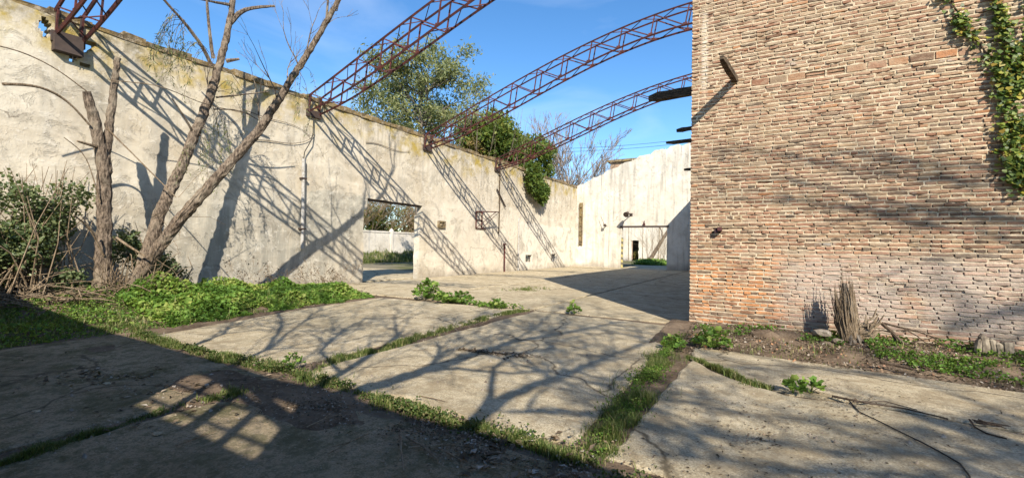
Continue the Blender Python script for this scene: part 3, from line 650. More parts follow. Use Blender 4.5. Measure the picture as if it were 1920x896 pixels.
# mortar: bed joints as uneven strips, upright joints that are sometimes washed out
mb = MB()
rows = {}
for b in bricks: rows.setdefault(b[5], []).append(b)
for k in range(int(BH/CH)+1):
    zc = k*CH - 0.0115; n = int((BX1-BX0)/0.06); vs_ = []
    for i in range(n+1):
        x = BX0+0.006+(BX1-BX0-0.006)*i/n
        if k == tile_rows[1] and -0.3 < x < 2.72: hh = 0.002
        else: hh = 0.0165+rnd.uniform(-0.004, 0.005)
        f = BY+0.001+rnd.uniform(-0.005, 0.004)+0.012*fbm(x, 0, zc, 0.5)
        if rnd.random() < 0.06: f += 0.02
        z = zc+wav(x, zc)*2
        vs_ += [(x, BY+0.06, z-hh), (x, f+0.004, z-hh), (x, f, z), (x, f+0.004, z+hh), (x, BY+0.06, z+hh)]
    fs = [(i*5+q, (i+1)*5+q, (i+1)*5+q+1, i*5+q+1) for i in range(n) for q in range(4)]
    mb.add(vs_, fs)
for k, r in rows.items():
    r.sort()
    for a, b in zip(r[:-1], r[1:]):
        if b[0]-a[1] > 0.06 or rnd.random() < 0.24: continue
        f = BY+rnd.uniform(0.0, 0.018)
        mb.box((a[1]-0.008, f, min(a[2], b[2])-0.006), (b[0]+0.008, BY+0.06, max(a[3], b[3])+0.006), None, 0.003)
mb.build('mortar', M['mortar'], fw)
# rough toothed plaster smear down the corner
# ---- wall behind the viewpoint (its shade covers the near slabs); a barred opening lets light through
sw = empty('roofless_wall', (-5, -2.5, 0), 'plastered wall with barred opening standing behind the viewpoint', 'wall')
SX0, SX1, SZ0, SZ1 = -1.78, 0.42, 3.98, 4.92
def keep_s(u, v): return not (SX0 < u < SX1 and SZ0 < v < SZ1)
wall_mesh('wall_face', breaks(-14.4, 3.66, 0.4, (SX0, SX1)), breaks(-0.1, 5.15, 0.4, (SZ0, SZ1)), lambda u, v: (u, -2.4, v), (0, -1, 0), 0.22, keep_s, M['plaster_left'], sw, 0.01, lambda u: 0.06*fbm(u, 0, 0, 0.8), 0.03)
for xx, w_ in ((-1.15, .035), (-0.62, .06), (-0.12, .035)):
    mb = MB(); mb.box((xx-w_, -2.58, SZ0-.02), (xx+w_, -2.50, SZ1+.02)); mb.build('mullion', M['timber'], sw)
for zz in (4.30, 4.63):
    mb = MB(); mb.box((SX0-.02, -2.61, zz-0.022), (SX1+.02, -2.585, zz+0.022)); mb.build('rail', M['timber'], sw)

# ------------------------------------------------------------------ roof trusses
tx = np.array([-14.45, -13.5, -11.9, -10.24, -8.9, -7.44, -5.8, -4.6, -3.3, -2.4, -1.2]); tz = np.array([6.95, 7.22, 7.80, 8.33, 8.86, 9.28, 9.72, 9.93, 10.12, 10.20, 10.28])
bx_ = np.array([-14.45, -12.9, -12.0, -10.9, -10.2, -8.7, -7.4, -5.8, -4.6, -2.4, -1.2]); bz = np.array([6.40, 6.62, 6.86, 7.22, 7.5, 8.08, 8.47, 8.97, 9.18, 9.42, 9.50])
pt = np.polyfit(tx, tz, 3); pb = np.polyfit(bx_, bz, 3)
topz = lambda x: float(np.polyval(pt, x)); botz = lambda x: float(np.polyval(pb, x)-0.0)
TW = 0.23
def make_truss(y0):
    tr = empty('roof_truss', (-14.4, y0, 6.4), None, 'truss', 'rusty arched trusses springing from the left wall')
    N_ = 11; xs = np.linspace(-14.45, -1.38, N_+1)
    fine = np.linspace(-14.45, -1.38, 35)
    for s in (-1, 1):
        for nm, fz, w in (('top_chord', topz, 0.06), ('bottom_chord', botz, 0.065)):
            mb = MB(); mb.tube([(x, y0+s*TW, fz(x)) for x in fine], w*0.68, 4); mb.build(nm, M['rust'], tr)
        for i in range(N_):
            a, b = xs[i], xs[i+1]; yv = y0+s*(TW-0.012)
            mb = MB(); mb.bar((a, yv, botz(a)), (a+(b-a)*0.12, yv, topz(a+(b-a)*0.12)), 0.038); mb.build('web_post', M['rust'], tr)
            mb = MB()
            mb.bar((a+(b-a)*0.12, yv, topz(a+(b-a)*0.12)), (b, yv, botz(b)), 0.036)
            mb.build('web_diagonal', M['rust'], tr)
            mb = MB(); yy = y0+s*(TW+0.004); mb.box((a-.07, yy-.006, botz(a)-.02), (a+.08, yy+.006, botz(a)+.10), None, .004); mb.build('gusset_plate', M['rust'], tr)
    for i in range(N_*2):
        a = -14.45+(13.07)*(i+0.5)/(N_*2); b = -14.45+13.07*(i+1.5)/(N_*2); s = 1 if i % 2 else -1
        b = min(b, -1.4)
        mb = MB(); mb.bar((a, y0-s*TW, topz(a)), (b, y0+s*TW, topz(b)), 0.022); mb.build('top_lacing', M['rust'], tr)
        mb = MB(); mb.bar((a, y0-s*TW, botz(a)), (b, y0+s*TW, botz(b)), 0.022); mb.build('bottom_lacing', M['rust'], tr)
    mb = MB(); mb.box((-14.62, y0-TW-0.06, 6.20), (-14.40, y0+TW+0.06, 6.44), None, 0.01); mb.box((-14.6, y0-TW, 6.44), (-14.42, y0-TW+0.04, 7.0)); mb.box((-14.6, y0+TW-0.04, 6.44), (-14.42, y0+TW, 7.0))
    mb.build('bearing_shoe', M['dark_steel'], tr)
    return tr
t0 = make_truss(16.55); t0['label'] = 'long rusty truss second farthest, springing right of the doorway'
for y0, lb in ((3.72, 'nearest rusty truss, only its foot visible above broken hole at upper left'), (10.3, 'rusty truss meeting the wall left of the doorway, rising out of frame'),
               (23.05, 'farthest rusty truss, rising from the evergreen on the wall')):
    c_ = copy_tree(t0); c_.location.y = y0; c_['label'] = lb
    if y0 < 5:
        mb = MB(); mb.box((-14.62, y0-0.26, 5.98), (-14.30, y0+0.24, 6.42), None, 0.015)
        for q in range(4): mb.bar((-14.32, y0-.2+q*.13, 6.2), (-14.36, y0-.2+q*.12+rnd.uniform(-.06, .06), 5.72+rnd.uniform(0, .3)), 0.009)
        o = mb.build('bearing_box', M['dark_steel']); o.parent = c_; o.matrix_parent_inverse = Matrix.Translation(-Vector((-14.4, y0, 6.4)))

# ------------------------------------------------------------------ fixtures on the walls
def wallthing(name, mat, label, cat, fn, group=None):
    mb = MB(); fn(mb); o = mb.build(name, mat); return tag(o, label, cat, group)
# conduit with wire
cd = empty('conduit_pipe', (-14.43, 9.92, 1.4), 'grey vertical conduit pipe with bent wire on the plaster wall', 'pipe')
mb = MB(); mb.tube([(-14.40, 9.93, 1.4), (-14.40, 9.92, 3.0), (-14.40, 9.9, 4.6)], 0.06, 8); mb.build('pipe', M['conduit'], cd)
mb = MB(); mb.tube([(-14.40, 9.9, 4.55), (-14.38, 9.92, 4.85), (-14.36, 10.15, 5.3), (-14.4, 10.25, 5.6), (-14.42, 10.27, 6.25)], 0.016, 5); mb.build('wire', M['cable'], cd)
for zz in (2.1, 3.9):
    mb = MB(); mb.box((-14.51, 9.82, zz-0.03), (-14.335, 10.02, zz+0.03)); mb.build('clip', M['dark_steel'], cd)
# red bracket (old hoop frame)
q = [LWp(*p_) for p_ in ((892, 396), (917, 396), (900, 430), (892, 430), (911, 430))]
hb = empty('hoop_bracket', (-14.4, 21, 3), 'rusty red triangular hoop bracket fixed to the plaster wall', 'bracket')
A_, B_ = Vector((-14.45, 20.85, 3.58)), Vector((-14.45, 20.85, 2.62)); A2, B2 = Vector((-14.45, 21.45, 3.58)), Vector((-14.45, 21.45, 2.62)); T_ = Vector((-13.75, 21.9, 3.62)); T2 = Vector((-13.75, 22.2, 3.62))
for nm, a, b, w in (('upright', A_, B_, .09), ('upright', A2, B2, .09), ('arm', A_, T_, .05), ('arm', A2, T2, .05), ('strut', B2, T2, .05), ('strut', B_, T_, .05), ('crossbar', A_, A2, .07), ('crossbar', B_, B2+Vector((0, .4, 0)), .07), ('crossbar', T_, T2, .05), ('crossbar', (A_+B_)/2, (A2+B2)/2, .05)):
    mb = MB(); mb.bar(a, b, w*0.62); mb.build(nm, M['rust'], hb)
# small red switch box
sb = empty('wall_box', (-14.45, 17.8, 2.6), 'small rusty brown fuse box on the wall right of the doorway', 'box')
mb = MB(); mb.box((-14.52, 17.5, 2.5), (-14.40, 18.05, 2.56)); mb.box((-14.52, 17.5, 2.78), (-14.40, 18.05, 2.84)); mb.box((-14.52, 17.5, 2.56), (-14.40, 17.57, 2.78)); mb.box((-14.52, 17.98, 2.56), (-14.40, 18.05, 2.78)); mb.build('frame', M['coping'], sb)
mb = MB(); mb.box((-14.52, 17.57, 2.56), (-14.47, 17.98, 2.78)); mb.box((-14.48, 17.70, 2.6), (-14.44, 17.86, 2.74)); mb.build('back_plate', M['coping'], sb)
wallthing('drain_pipe', M['conduit'], 'thin pale pipe standing against the wall beside pale panel', 'pipe', lambda m: m.tube([(-14.43, 25.85, 0), (-14.43, 25.83, 1.6), (-14.43, 25.8, 3.35), (-14.46, 25.9, 3.5)], 0.055, 7))
wallthing('rusty_post', M['rust'], 'short rusty pipe stub against the wall below hoop bracket', 'pipe', lambda m: (m.tube([(-14.36, 23.95, 0), (-14.36, 23.93, 0.9), (-14.38, 23.95, 1.75)], 0.05, 7), m.box((-14.45, 23.85, 1.7), (-14.3, 24.05, 1.78))))
wallthing('downpipe', M['timber'], 'thin dark pipe running down the wall below farthest truss', 'pipe', lambda m: m.tube([(-14.44, 23.35, 6.2), (-14.45, 23.33, 5.0), (-14.44, 23.36, 4.0), (-14.45, 23.33, 2.4)], 0.045, 6, .1))
wallthing('steel_strut', M['dark_steel'], 'short dark slanted steel bar on the wall under farthest truss', 'bar', lambda m: m.bar((-14.4, 22.95, 5.1), (-14.4, 24.0, 4.1), 0.07))
def vine(px, label, r=.014):
    q = poly_pts([Vector(LWp(x, y, -14.46)) for x, y in px], .15, .01)
    for _ in range(4): q = [q[0]]+[(q[i-1]+q[i]*2+q[i+1])/4 for i in range(1, len(q)-1)]+[q[-1]]
    mb = MB(); mb.tube(q, lerp_r(len(q), r, r*.5), 5, .1); tag(mb.build('dead_vine', M['dark_twig']), label, 'vine', 'dead vine stems on the plaster wall')
vine(((686, 267), (705, 268), (725, 276), (748, 285), (770, 284)), 'curved dead vine stem on the wall above the doorway')
vine(((478, 262), (505, 264), (540, 270), (565, 268), (588, 262), (590, 250)), 'dead vine stem bending into the conduit wire')
vine(((455, 205), (500, 222), (545, 232), (580, 248), (584, 262)), 'longer dead vine stem above the conduit', .012)
# back wall things
wallthing('steel_channel', M['coping'], 'brown vertical steel channel on white end wall near its left corner', 'channel', lambda m: (m.box((-14.20, 36.16, 1.8), (-14.17, 36.31, 5.5)), m.box((-13.95, 36.16, 1.8), (-13.92, 36.31, 5.5)), m.box((-14.17, 36.24, 1.8), (-13.95, 36.31, 5.5)), [m.box((-14.22, 36.14, z), (-13.90, 36.18, z+0.06)) for z in (1.9, 2.7, 3.5, 4.3, 5.1)]))
sl = empty('wall_lamp', (-9.7, 36.2, 4.4), 'dark floodlight on a short arm above the end wall door', 'lamp')
mb = MB(); mb.tube([(-9.72, 36.32, 4.38), (-9.75, 35.9, 4.42), (-9.8, 35.55, 4.45)], 0.05, 6); mb.build('arm', M['dark_steel'], sl)
mb = MB(); mb.tube([(-9.8, 35.6, 4.50), (-9.83, 35.45, 4.42), (-9.86, 35.25, 4.30)], [0.10, 0.17, 0.24], 9); mb.build('lamp_head', M['dark_steel'], sl)
mb = MB(); mb.box((-9.85, 36.27, 4.25), (-9.6, 36.33, 4.5)); mb.build('base_plate', M['dark_steel'], sl)
wallthing('wall_hook', M['dark_steel'], 'small dark hook with long thin shadow on white end wall', 'hook', lambda m: (m.bar((-11.8, 36.31, 3.5), (-11.83, 35.9, 3.52), 0.07), m.box((-11.92, 35.85, 3.42), (-11.72, 35.95, 3.62)), m.bar((-11.83, 35.9, 3.52), (-12.2, 35.95, 4.3), 0.025)))
wallthing('door_stop', M['rust'], 'small rusty block above the middle of end wall lintel', 'block', lambda m: (m.box((-8.72, 36.16, 3.5), (-8.58, 36.32, 3.66), None, .01), m.bar((-8.65, 36.2, 3.66), (-8.65, 36.3, 3.85), 0.06)))
# timbers of the brick building
def timber(name, a, b, w, h, label):
    mb = MB(); n = 6; a = Vector(a); b = Vector(b)
    pts = [a.lerp(b, i/n) for i in range(n+1)]
    vs_ = []; d = (b-a).normalized(); x = d.cross(Vector((0, 0, 1))).normalized(); y = x.cross(d)
    for i, p in enumerate(pts):
        k = 1 if i < n else rnd.uniform(0.4, 0.8)
        for sx, sy in ((-1, -1), (1, -1), (1, 1), (-1, 1)): vs_.append(p+x*sx*w/2*k*rnd.uniform(.9, 1.1)+y*sy*h/2*k*rnd.uniform(.85, 1.1))
    fs = [(i*4+q_, i*4+(q_+1) % 4, (i+1)*4+(q_+1) % 4, (i+1)*4+q_) for i in range(n) for q_ in range(4)]+[(3, 2, 1, 0), tuple(n*4+q_ for q_ in range(4))]
    mb.add(vs_, fs); return tag(mb.build(name, M['timber']), label, 'beam')
timber('timber_beam', (-0.58, 9.92, 5.02), (-0.74, 8.66, 5.05), 0.10, 0.11, 'dark timber stub jutting out of the sunlit brick face')
timber('timber_beam', (-1.3, 12.5, 5.83), (-2.9, 12.5, 5.79), 0.16, 0.22, 'thickest dark timber jutting left from the brick corner, highest of them')
timber('timber_beam', (-1.3, 12.5, 4.86), (-2.15, 12.5, 4.80), 0.10, 0.10, 'shorter middle timber jutting left from brick corner over end wall')
timber('timber_beam', (-1.3, 12.5, 4.49), (-2.42, 12.5, 4.50), 0.10, 0.08, 'thin level timber at the brick corner just above end wall top')
timber('timber_beam', (-1.3, 12.5, 3.74), (-1.95, 12.5, 3.73), 0.07, 0.07, 'smallest timber stub at the brick corner, lowest of them')
wallthing('iron_stub', M['rust'], 'small rusty iron stub in a hole of the brick face', 'stub', lambda m: (m.box((-0.93, 9.74, 1.95), (-0.86, 9.93, 2.03), None, .006), m.box((-0.87, 9.70, 1.99), (-0.80, 9.93, 2.06), None, .006)))

# ------------------------------------------------------------------ beyond the walls
yw = empty('yard_wall', (-34, 34, 0), 'low white perimeter wall seen through the side doorway', 'wall')
for k in range(7):
    y0 = 14.2+k*6.5
    mb = MB(); mb.box((-34.12, y0+0.16, -0.1), (-34.0, y0+6.34, 2.78)); mb.box((-34.17, y0+0.16, 2.78), (-33.95, y0+6.34, 2.95)); mb.build('wall_panel', M['yard_wall'], yw)
    mb = MB(); mb.box((-34.22, y0-0.16, -0.1), (-33.9, y0+0.16, 3.05)); mb.add([(-34.22, y0-.16, 3.05), (-33.9, y0-.16, 3.05), (-33.9, y0+.16, 3.05), (-34.22, y0+.16, 3.05), (-34.06, y0, 3.3)], [(0, 1, 4), (1, 2, 4), (2, 3, 4), (3, 0, 4)]); mb.build('post', M['yard_wall'], yw)
def mound_h(x, y): return -0.08 + max(0, 1-abs((x+32.2)/2.0))*(0.75+0.4*fbm(x, y, 0, 0.8))
heap('rubble_mound', -34.0, -30.0, 12, 56, mound_h, M['yard'], 24, 160)
P = np.stack([rng.uniform(-33.9, -29.5, 9000), rng.uniform(22, 46, 9000), np.zeros(9000)], 1)
P[:, 2] = [max(-0.05, mound_h(x, y)) for x, y in P[:, :2]]
tag(blades('mound_grass', P, 0.35, M['grass'], None, 0.03), 'rough green grass growing on the rubble mound by the perimeter wall', 'grass', kind='stuff')
# far wall seen through the end door
fwl = empty('far_wall', (-14, 60, 0), 'white streaked wall with dark doorway seen through the end door', 'wall')
wall_mesh('wall_face', breaks(-24, -4, 0.5, (-16.0, -15.0)), breaks(-0.1, 5.6, 0.4, (2.7,)), lambda u, v: (u, 60, v), (0, 1, 0), 0.3, lambda u, v: not (-16.0 < u < -15.0 and v < 2.7), M['plaster_back'], fwl, 0.02, lambda u: 0.1*math.sin(u*3), 0.12)
for k in range(9):
    x = -22+k*1.9+rnd.uniform(-.3, .3); mb = MB(); mb.box((x-.03, 59.97, 0), (x+.03, 60.02, 5.4)); mb.build('seam', M['coping'], fwl)
mb = MB(); mb.box((-16.6, 63, -0.1), (-14.2, 63.2, 3.6)); mb.box((-16.6, 60.3, 3.2), (-14.2, 63.2, 3.4)); mb.build('inner_wall', M['dark_room'], fwl)
P = blob_points((-15.5, 61.0, 0.9), (0.5, 0.5, 1.1), 1500, 8, 3)
lo = empty('doorway_weed', (-15.5, 61, 0), 'yellow green weed filling the dark far doorway', 'plant'); leaf_cloud('foliage', P, 0.16, M['yellowing'], lo)
mb = MB(); mb.tube([(-15.5, 61, -0.05), (-15.45, 61, 0.9), (-15.6, 60.9, 1.5)], 0.04, 5); mb.build('stem', M['bark'], lo)
ft = empty('leaning_far_tree', (-13.2, 55, 0), 'leaning reddish bare trunk seen through the end door', 'tree')
mb = MB(); tp = []; mb.tube([(-12.4, 54, -0.1), (-11.6, 54.2, 1.3), (-10.8, 54.5, 2.8), (-9.6, 55, 5.0)], [.26, .22, .2, .15], 8, .06)
grow(mb, (-10.8, 54.5, 2.8), (-0.3, 0, 1), 2.2, .09, 2, tp, n=5); mb.build('trunk', M['bark'], ft)
mb = MB()
for k in range(60): grow(mb, (rnd.uniform(-12.6, -10.2), 54+rnd.uniform(-.5, 1), -0.05), (rnd.gauss(0, .2), 0, 1), rnd.uniform(2, 4.5), .015, 1, tp, n=3, segs=4)
mb.build('dry_shoots', M['dry_stick'], ft)
P = blob_points((-10.4, 47.5, 0.25), (1.9, 3.5, 0.55), 5000, 12, 5); P[:, 2] = np.abs(P[:, 2])
wp = empty('weed_clump', (-10.4, 47.5, 0), 'lush green weed clump beyond the end door', 'plant'); leaf_cloud('foliage', P, 0.2, M['mallow'], wp)
# brick parapet and wires behind the end wall
pr = empty('brick_parapet', (-18, 70, 0), 'small brown roof parapet showing above the end wall', 'building')
mb = MB(); mb.box((-21.6, 68, -0.1), (-12.5, 78, 15.1)); mb.build('wall', M['side_brick'], pr)
mb = MB(); mb.box((-22, 67.6, 15.1), (-12.1, 78.4, 15.45)); mb.build('roof_slab', M['coping'], pr)
for dz in (0, 0.35):
    a, b = Vector((-19, 44, 11.9+dz)), Vector((3, 44.5, 12.4+dz))
    pts = [a.lerp(b, i/10)-Vector((0, 0, 0.5*math.sin(math.pi*i/10))) for i in range(11)]
    wallthing('overhead_wire', M['cable'], ('lower' if dz == 0 else 'upper')+' thin wire crossing the sky above the end wall', 'wire', lambda m: m.tube(pts, 0.018, 4))
# trees beyond the left wall
tr = empty('loose_tree', (-20, 22.3, 0), 'tall loose grey green tree rising behind the wall between trusses', 'tree')
mb = MB(); tips = []
mb.tube([(-20, 22.4, -0.1), (-20.1, 22.3, 4), (-20, 22.2, 8), (-19.9, 22.1, 10.5), (-20, 21.9, 12.8)], [.3, .25, .19, .12, .05], 8, .05)
for k in range(30):
    z = rnd.uniform(5.6, 12.6); a = rnd.uniform(0, 6.28); ln = (4.5 if z < 11 else 3.5)*rnd.uniform(.7, 1.15)
    grow(mb, (-20+.0*z, 22.3, z), (math.cos(a), math.sin(a)*1.5, rnd.uniform(.15, .75)), ln*0.62, .075, 2, tips, .6, .1, (2, 3), .2, 5, .62, .008, 5)
mb.build('trunk', M['bark_grey'], tr)
P = []; 
for p_, d in tips:
    if p_.y > 28.9 or p_.z > 15.9: continue
    m = rnd.randint(10, 46)
    P.append(np.array(p_)+rng.normal(size=(m, 3))*np.array([.30, .32, .22]))
P = np.concatenate(P); leaf_cloud('crown', P, 0.28, M['willow'], tr, 0.32, 0.2, droop=0.5)
eg = empty('evergreen_bush', (-15.6, 26, 0), 'dense dark evergreen spilling over the wall top at the farthest truss', 'tree')
mb = MB(); tips = []
for k in range(7): grow(mb, (-15.8+rnd.uniform(-.3, .2), 26+rnd.uniform(-1.5, 2.5), -0.1), (rnd.gauss(0, .08), rnd.gauss(0, .12), 1), 5.5, .09, 2, tips, .4, .3, (2, 3), .08, 6)
mb.build('trunk', M['bark'], eg)
Ps = [blob_points((-16.0, 25.6, 8.7), (1.8, 3.4, 2.7), 17000, 18, 21), blob_points((-15.4, 29.0, 7.9), (1.6, 2.9, 2.1), 9500, 14, 22), blob_points((-14.8, 27.8, 6.4), (1.0, 1.9, 1.4), 5000, 10, 23), blob_points((-14.0, 27.6, 6.1), (0.55, 1.9, 1.5), 5200, 10, 24), blob_points((-14.15, 28.4, 5.3), (0.4, 0.8, 0.9), 1500, 6, 25)]
P = np.concatenate(Ps); P = P[(P[:, 0] > -14.42) | (P[:, 0] < -14.9) | (P[:, 2] > 7.0)]
tone = np.clip(rng.random(len(P))*0.75+0.12*(P[:, 2]-8.0)*0.5, 0, 1); leaf_cloud('crown', P, 0.25, M['evergreen'], eg, 0.5, 0.5, tone)
yb = empty('yellowing_shrub', (-16.2, 22.5, 0), 'yellow green shrub behind the wall left of dark evergreen', 'shrub')
mb = MB(); tips = []
for k in range(6): grow(mb, (-16.2, 22.6+rnd.uniform(-1.3, 1.3), -0.1), (rnd.gauss(0, .08), rnd.gauss(0, .12), 1), 5, .07, 2, tips, .4, .3, (2, 3), .08, 5)
mb.build('stems', M['bark'], yb)
P = blob_points((-16.3, 22.6, 7.3), (1.2, 2.8, 1.5), 8000, 12, 31); leaf_cloud('foliage', P, 0.19, M['yellowing'], yb, 0.4, 0.4)
def bare_tree(name, base, h, label, mat, seed, limbs=8, spread=.5, r=.3, depth=4, minr=.012, group=None):
    rnd.seed(seed); e = empty(name, base, label, 'tree', group); mb = MB(); tips = []; b = Vector(base)
    pts = [b+Vector((rnd.gauss(0, .02)*i*h/6, rnd.gauss(0, .02)*i*h/6, h*0.55*i/6-0.1)) for i in range(7)]
    mb.tube(pts, lerp_r(7, r, r*.55), 8, .06)
    for k in range(limbs):
        i = rnd.randint(2, 6); a = k*2.4+rnd.uniform(-.4, .4)
        grow(mb, pts[i], (math.cos(a)*spread*1.5, math.sin(a)*spread*1.5, 1), h*0.27, r*.38, depth, tips, spread, .12, (2, 3), .13, 6, .66, minr, 5)
    mb.build('branches', mat, e); return e
bare_tree('bare_tree', (-19.8, 48.2, 0), 14.6, 'pale bare winter tree behind the corner of both walls', M['twigs_far'], 5, 15, .48, .26, 4, .017)
bare_tree('bare_tree', (-23.5, 51, 0), 12.0, 'smaller bare tree farther left, partly behind the evergreen', M['twigs_far'], 9, 11, .5, .2, 4, .017)
rnd.seed(77)
for k, (yy, zz, nm) in enumerate(((30.0, 5.8, 'left'), (35.5, 5.4, 'middle'), (41.5, 5.8, 'right'), (47, 5, 'hidden'))):
    e = empty('hedge_shrub', (-38, yy, 0), {'left': 'brown twiggy shrub behind perimeter wall, left in the doorway', 'middle': 'olive shrub behind perimeter wall, middle of the doorway view', 'right': 'yellow green shrub behind perimeter wall, right in the doorway', 'hidden': 'shrub behind perimeter wall farther along, beside the yellow green one'}[nm], 'shrub')
    mb = MB(); tips = []
    for q in range(26): grow(mb, (-38+rnd.uniform(-1, 1), yy+rnd.uniform(-2, 2), -0.1), (rnd.gauss(0, .3), rnd.gauss(0, .35), 1), rnd.uniform(3.6, 5.2), .05, 3, tips, .5, .05, (2, 3), .16, 4, .6, .012, 4)
    mb.build('branches', M['dry_stick'], e)
    leaf_cloud('foliage', blob_points((-38, yy, 3.6), (1.6, 3.6, zz*0.7), 7500, 12, 40+k), 0.26, M['yellowing'] if k % 2 == 0 else M['evergreen'], e)

# ------------------------------------------------------------------ trees standing in front of the left wall
rnd.seed(5)
def P3(x, y, X): return Vector(hit(x, y, 0, X))
lt = empty('leaning_tree', (-13.0, 4.5, 0), 'rough barked tree with two long leaning trunks before plaster wall', 'tree')
def trunk(mb, pts, rad, step=0.11, jit=0.014, n=14, wob=0.11):
    q = poly_pts(pts, step, 0); m = len(q)
    cum = [0]
    for a, b in zip(pts[:-1], pts[1:]): cum.append(cum[-1]+(Vector(b)-Vector(a)).length)
    d = [0]
    for a, b in zip(q[:-1], q[1:]): d.append(d[-1]+(b-a).length)
    r = [float(np.interp(x, cum, rad)) for x in d]
    # smooth the path
    for _ in range(3): q = [q[0]]+[(q[i-1]+q[i]*2+q[i+1])/4 for i in range(1, m-1)]+[q[-1]]
    q = [p_+Vector((rnd.uniform(-jit, jit), rnd.uniform(-jit, jit), 0)) for p_ in q]
    mb.tube(q, r, n, wob); return q
mb = MB()
mid = trunk(mb, [(-12.95, 4.45, -0.1), P3(262, 520, -12.95), P3(300, 400, -13.0), P3(350, 290, -13.1), P3(393, 185, -13.2), P3(420, 90, -13.2), P3(431, 40, -13.2), P3(440, -30, -13.1), P3(452, -120, -13.0)], [0.211, 0.150, 0.132, 0.119, 0.106, 0.088, 0.079, 0.062, 0.031])
mb.build('trunk', M['bark'], lt)
mb = MB()
rt = trunk(mb, [(-12.9, 4.35, -0.1), P3(262, 515, -12.75), P3(330, 420, -12.3), P3(410, 330, -11.95), P3(490, 240, -11.6), P3(545, 150, -11.0), P3(590, 80, -10.6), P3(635, 0, -10.1), P3(668, -70, -9.8), P3(690, -160, -9.6)], [0.202, 0.150, 0.132, 0.121, 0.107, 0.086, 0.075, 0.058, 0.044, 0.018])
mb.build('trunk', M['bark'], lt)
mb = MB(); tips = []
OWN = (lt, M['bark'])
def limb(pts, r0, r1, n=6):
    q = poly_pts([Vector(p_) for p_ in pts], 0.12, 0.012)
    for _ in range(6): q = [q[0]]+[(q[i-1]+q[i]*2+q[i+1])/4 for i in range(1, len(q)-1)]+[q[-1]]
    if OWN: m1 = MB(); m1.tube(q, lerp_r(len(q), r0, r1), n, .10); m1.build('branch', OWN[1], OWN[0])
    else: mb.tube(q, lerp_r(len(q), r0, r1), n, .10)
limb([P3(397, 125, -13.2), P3(385, 95, -13.15), P3(345, 40, -13.0), P3(305, 0, -12.9), P3(270, -50, -12.8)], .055, .02)
limb([P3(400, 110, -13.2), P3(393, 60, -13.1), P3(388, 5, -13.0), P3(384, -60, -12.9)], .05, .02)
limb([P3(430, 45, -13.2), P3(452, 18, -13.1), P3(490, 13, -13.0), P3(515, 12, -12.9)], .075, .03)
limb([P3(424, 115, -13.2), P3(436, 108, -13.1), P3(449, 111, -13.0)], .06, .03)
limb([P3(437, 10, -13.2), P3(405, 5, -13.1), P3(370, -2, -13.0)], .05, .02)
limb([P3(405, 183, -13.2), P3(450, 178, -13.0), P3(505, 172, -12.9)], .03, .014)
limb([P3(400, 205, -13.2), P3(450, 205, -13.1), P3(500, 235, -13.0)], .022, .01)
MIDB = mb; mb = MB()
limb([P3(612, 40, -10.4), P3(615, 0, -10.4), P3(618, -50, -10.3)], .035, .015)
RTB = mb; mb = MIDB
limb([P3(360, 245, -13.1), P3(340, 210, -12.9), P3(322, 185, -12.8)], .03, .012)
for (x, y, X, dy, dz, ln) in ((575, 95, -10.7, -.2, 1, 1.4), (560, 125, -10.9, -.5, .9, 1.5), (600, 60, -10.5, .5, .6, 1.2), (625, 20, -10.2, .6, .6, 1.3), (540, 160, -11.1, -.1, 1, 1.7), (520, 190, -11.2, -.2, 1, 1.8), (490, 235, -11.6, -.2, 1, 1.6), (630, 0, -10.2, -.4, 1, 1.6), (395, 180, -13.2, -.2, 1, 1.0)):
    grow(MIDB if x == 395 else RTB, P3(x, y, X), (rnd.gauss(0, .3), dy, dz), ln*0.62, .020, 2, tips, .5, .15, (2, 3), .16, 4, .7, .004, 4)
for k in range(2):   # upper twigs out of frame, still part of the crown
    p_ = rt[-1-rnd.randint(0, 6)]; grow(RTB, p_, (rnd.gauss(0, .5), rnd.gauss(0, .5), 1), 1.3, .03, 2, tips, .5, .2, (2, 3), .15, 4, .7, .004, 4)
    p_ = mid[-1-rnd.randint(0, 5)]; grow(mb, p_, (rnd.gauss(0, .5), rnd.gauss(0, .5), 1), 1.3, .03, 2, tips, .5, .2, (2, 3), .15, 4, .7, .004, 4)
P = []
for (sx, sy, X, x0, y0, x1, y1, n_) in ((345, 42, -13.0, 280, 60, 350, 140, 9), (330, 28, -12.95, 275, 40, 320, 110, 6), (388, 95, -13.15, 320, 90, 365, 160, 6), (393, 190, -13.2, 395, 200, 450, 300, 7), (370, 240, -13.1, 370, 250, 430, 350, 7), (350, 290, -13.1, 330, 280, 360, 330, 4), (560, 125, -10.9, 540, 150, 600, 230, 4), (405, 170, -13.2, 440, 160, 480, 230, 4)):
    for k in range(n_):
        a = P3(sx+rnd.uniform(-6, 6), sy+rnd.uniform(-6, 6), X); b = P3(rnd.uniform(x0, x1), rnd.uniform(y0, y1), X+rnd.uniform(-.2, .5)); m_ = a.lerp(b, .5)+Vector((.05, 0, .35)); c_ = b+Vector((rnd.uniform(-.1, .1), rnd.uniform(-.15, .15), -rnd.uniform(.2, .5)))
        q = poly_pts([a, m_, b, c_], .09, 0)
        for _ in range(5): q = [q[0]]+[(q[i-1]+q[i]*2+q[i+1])/4 for i in range(1, len(q)-1)]+[q[-1]]
        (RTB if sx == 560 else mb).tube(q, lerp_r(len(q), .007, .003), 3)
        for p_ in q[len(q)//3:]:
            for e_ in range(rnd.randint(1, 3)): P.append(np.array(p_)+rng.normal(size=3)*.03)
for m_ in (MIDB, RTB): m_.build('twigs', M['bark'], lt)['kind'] = 'stuff'
mb = MB()
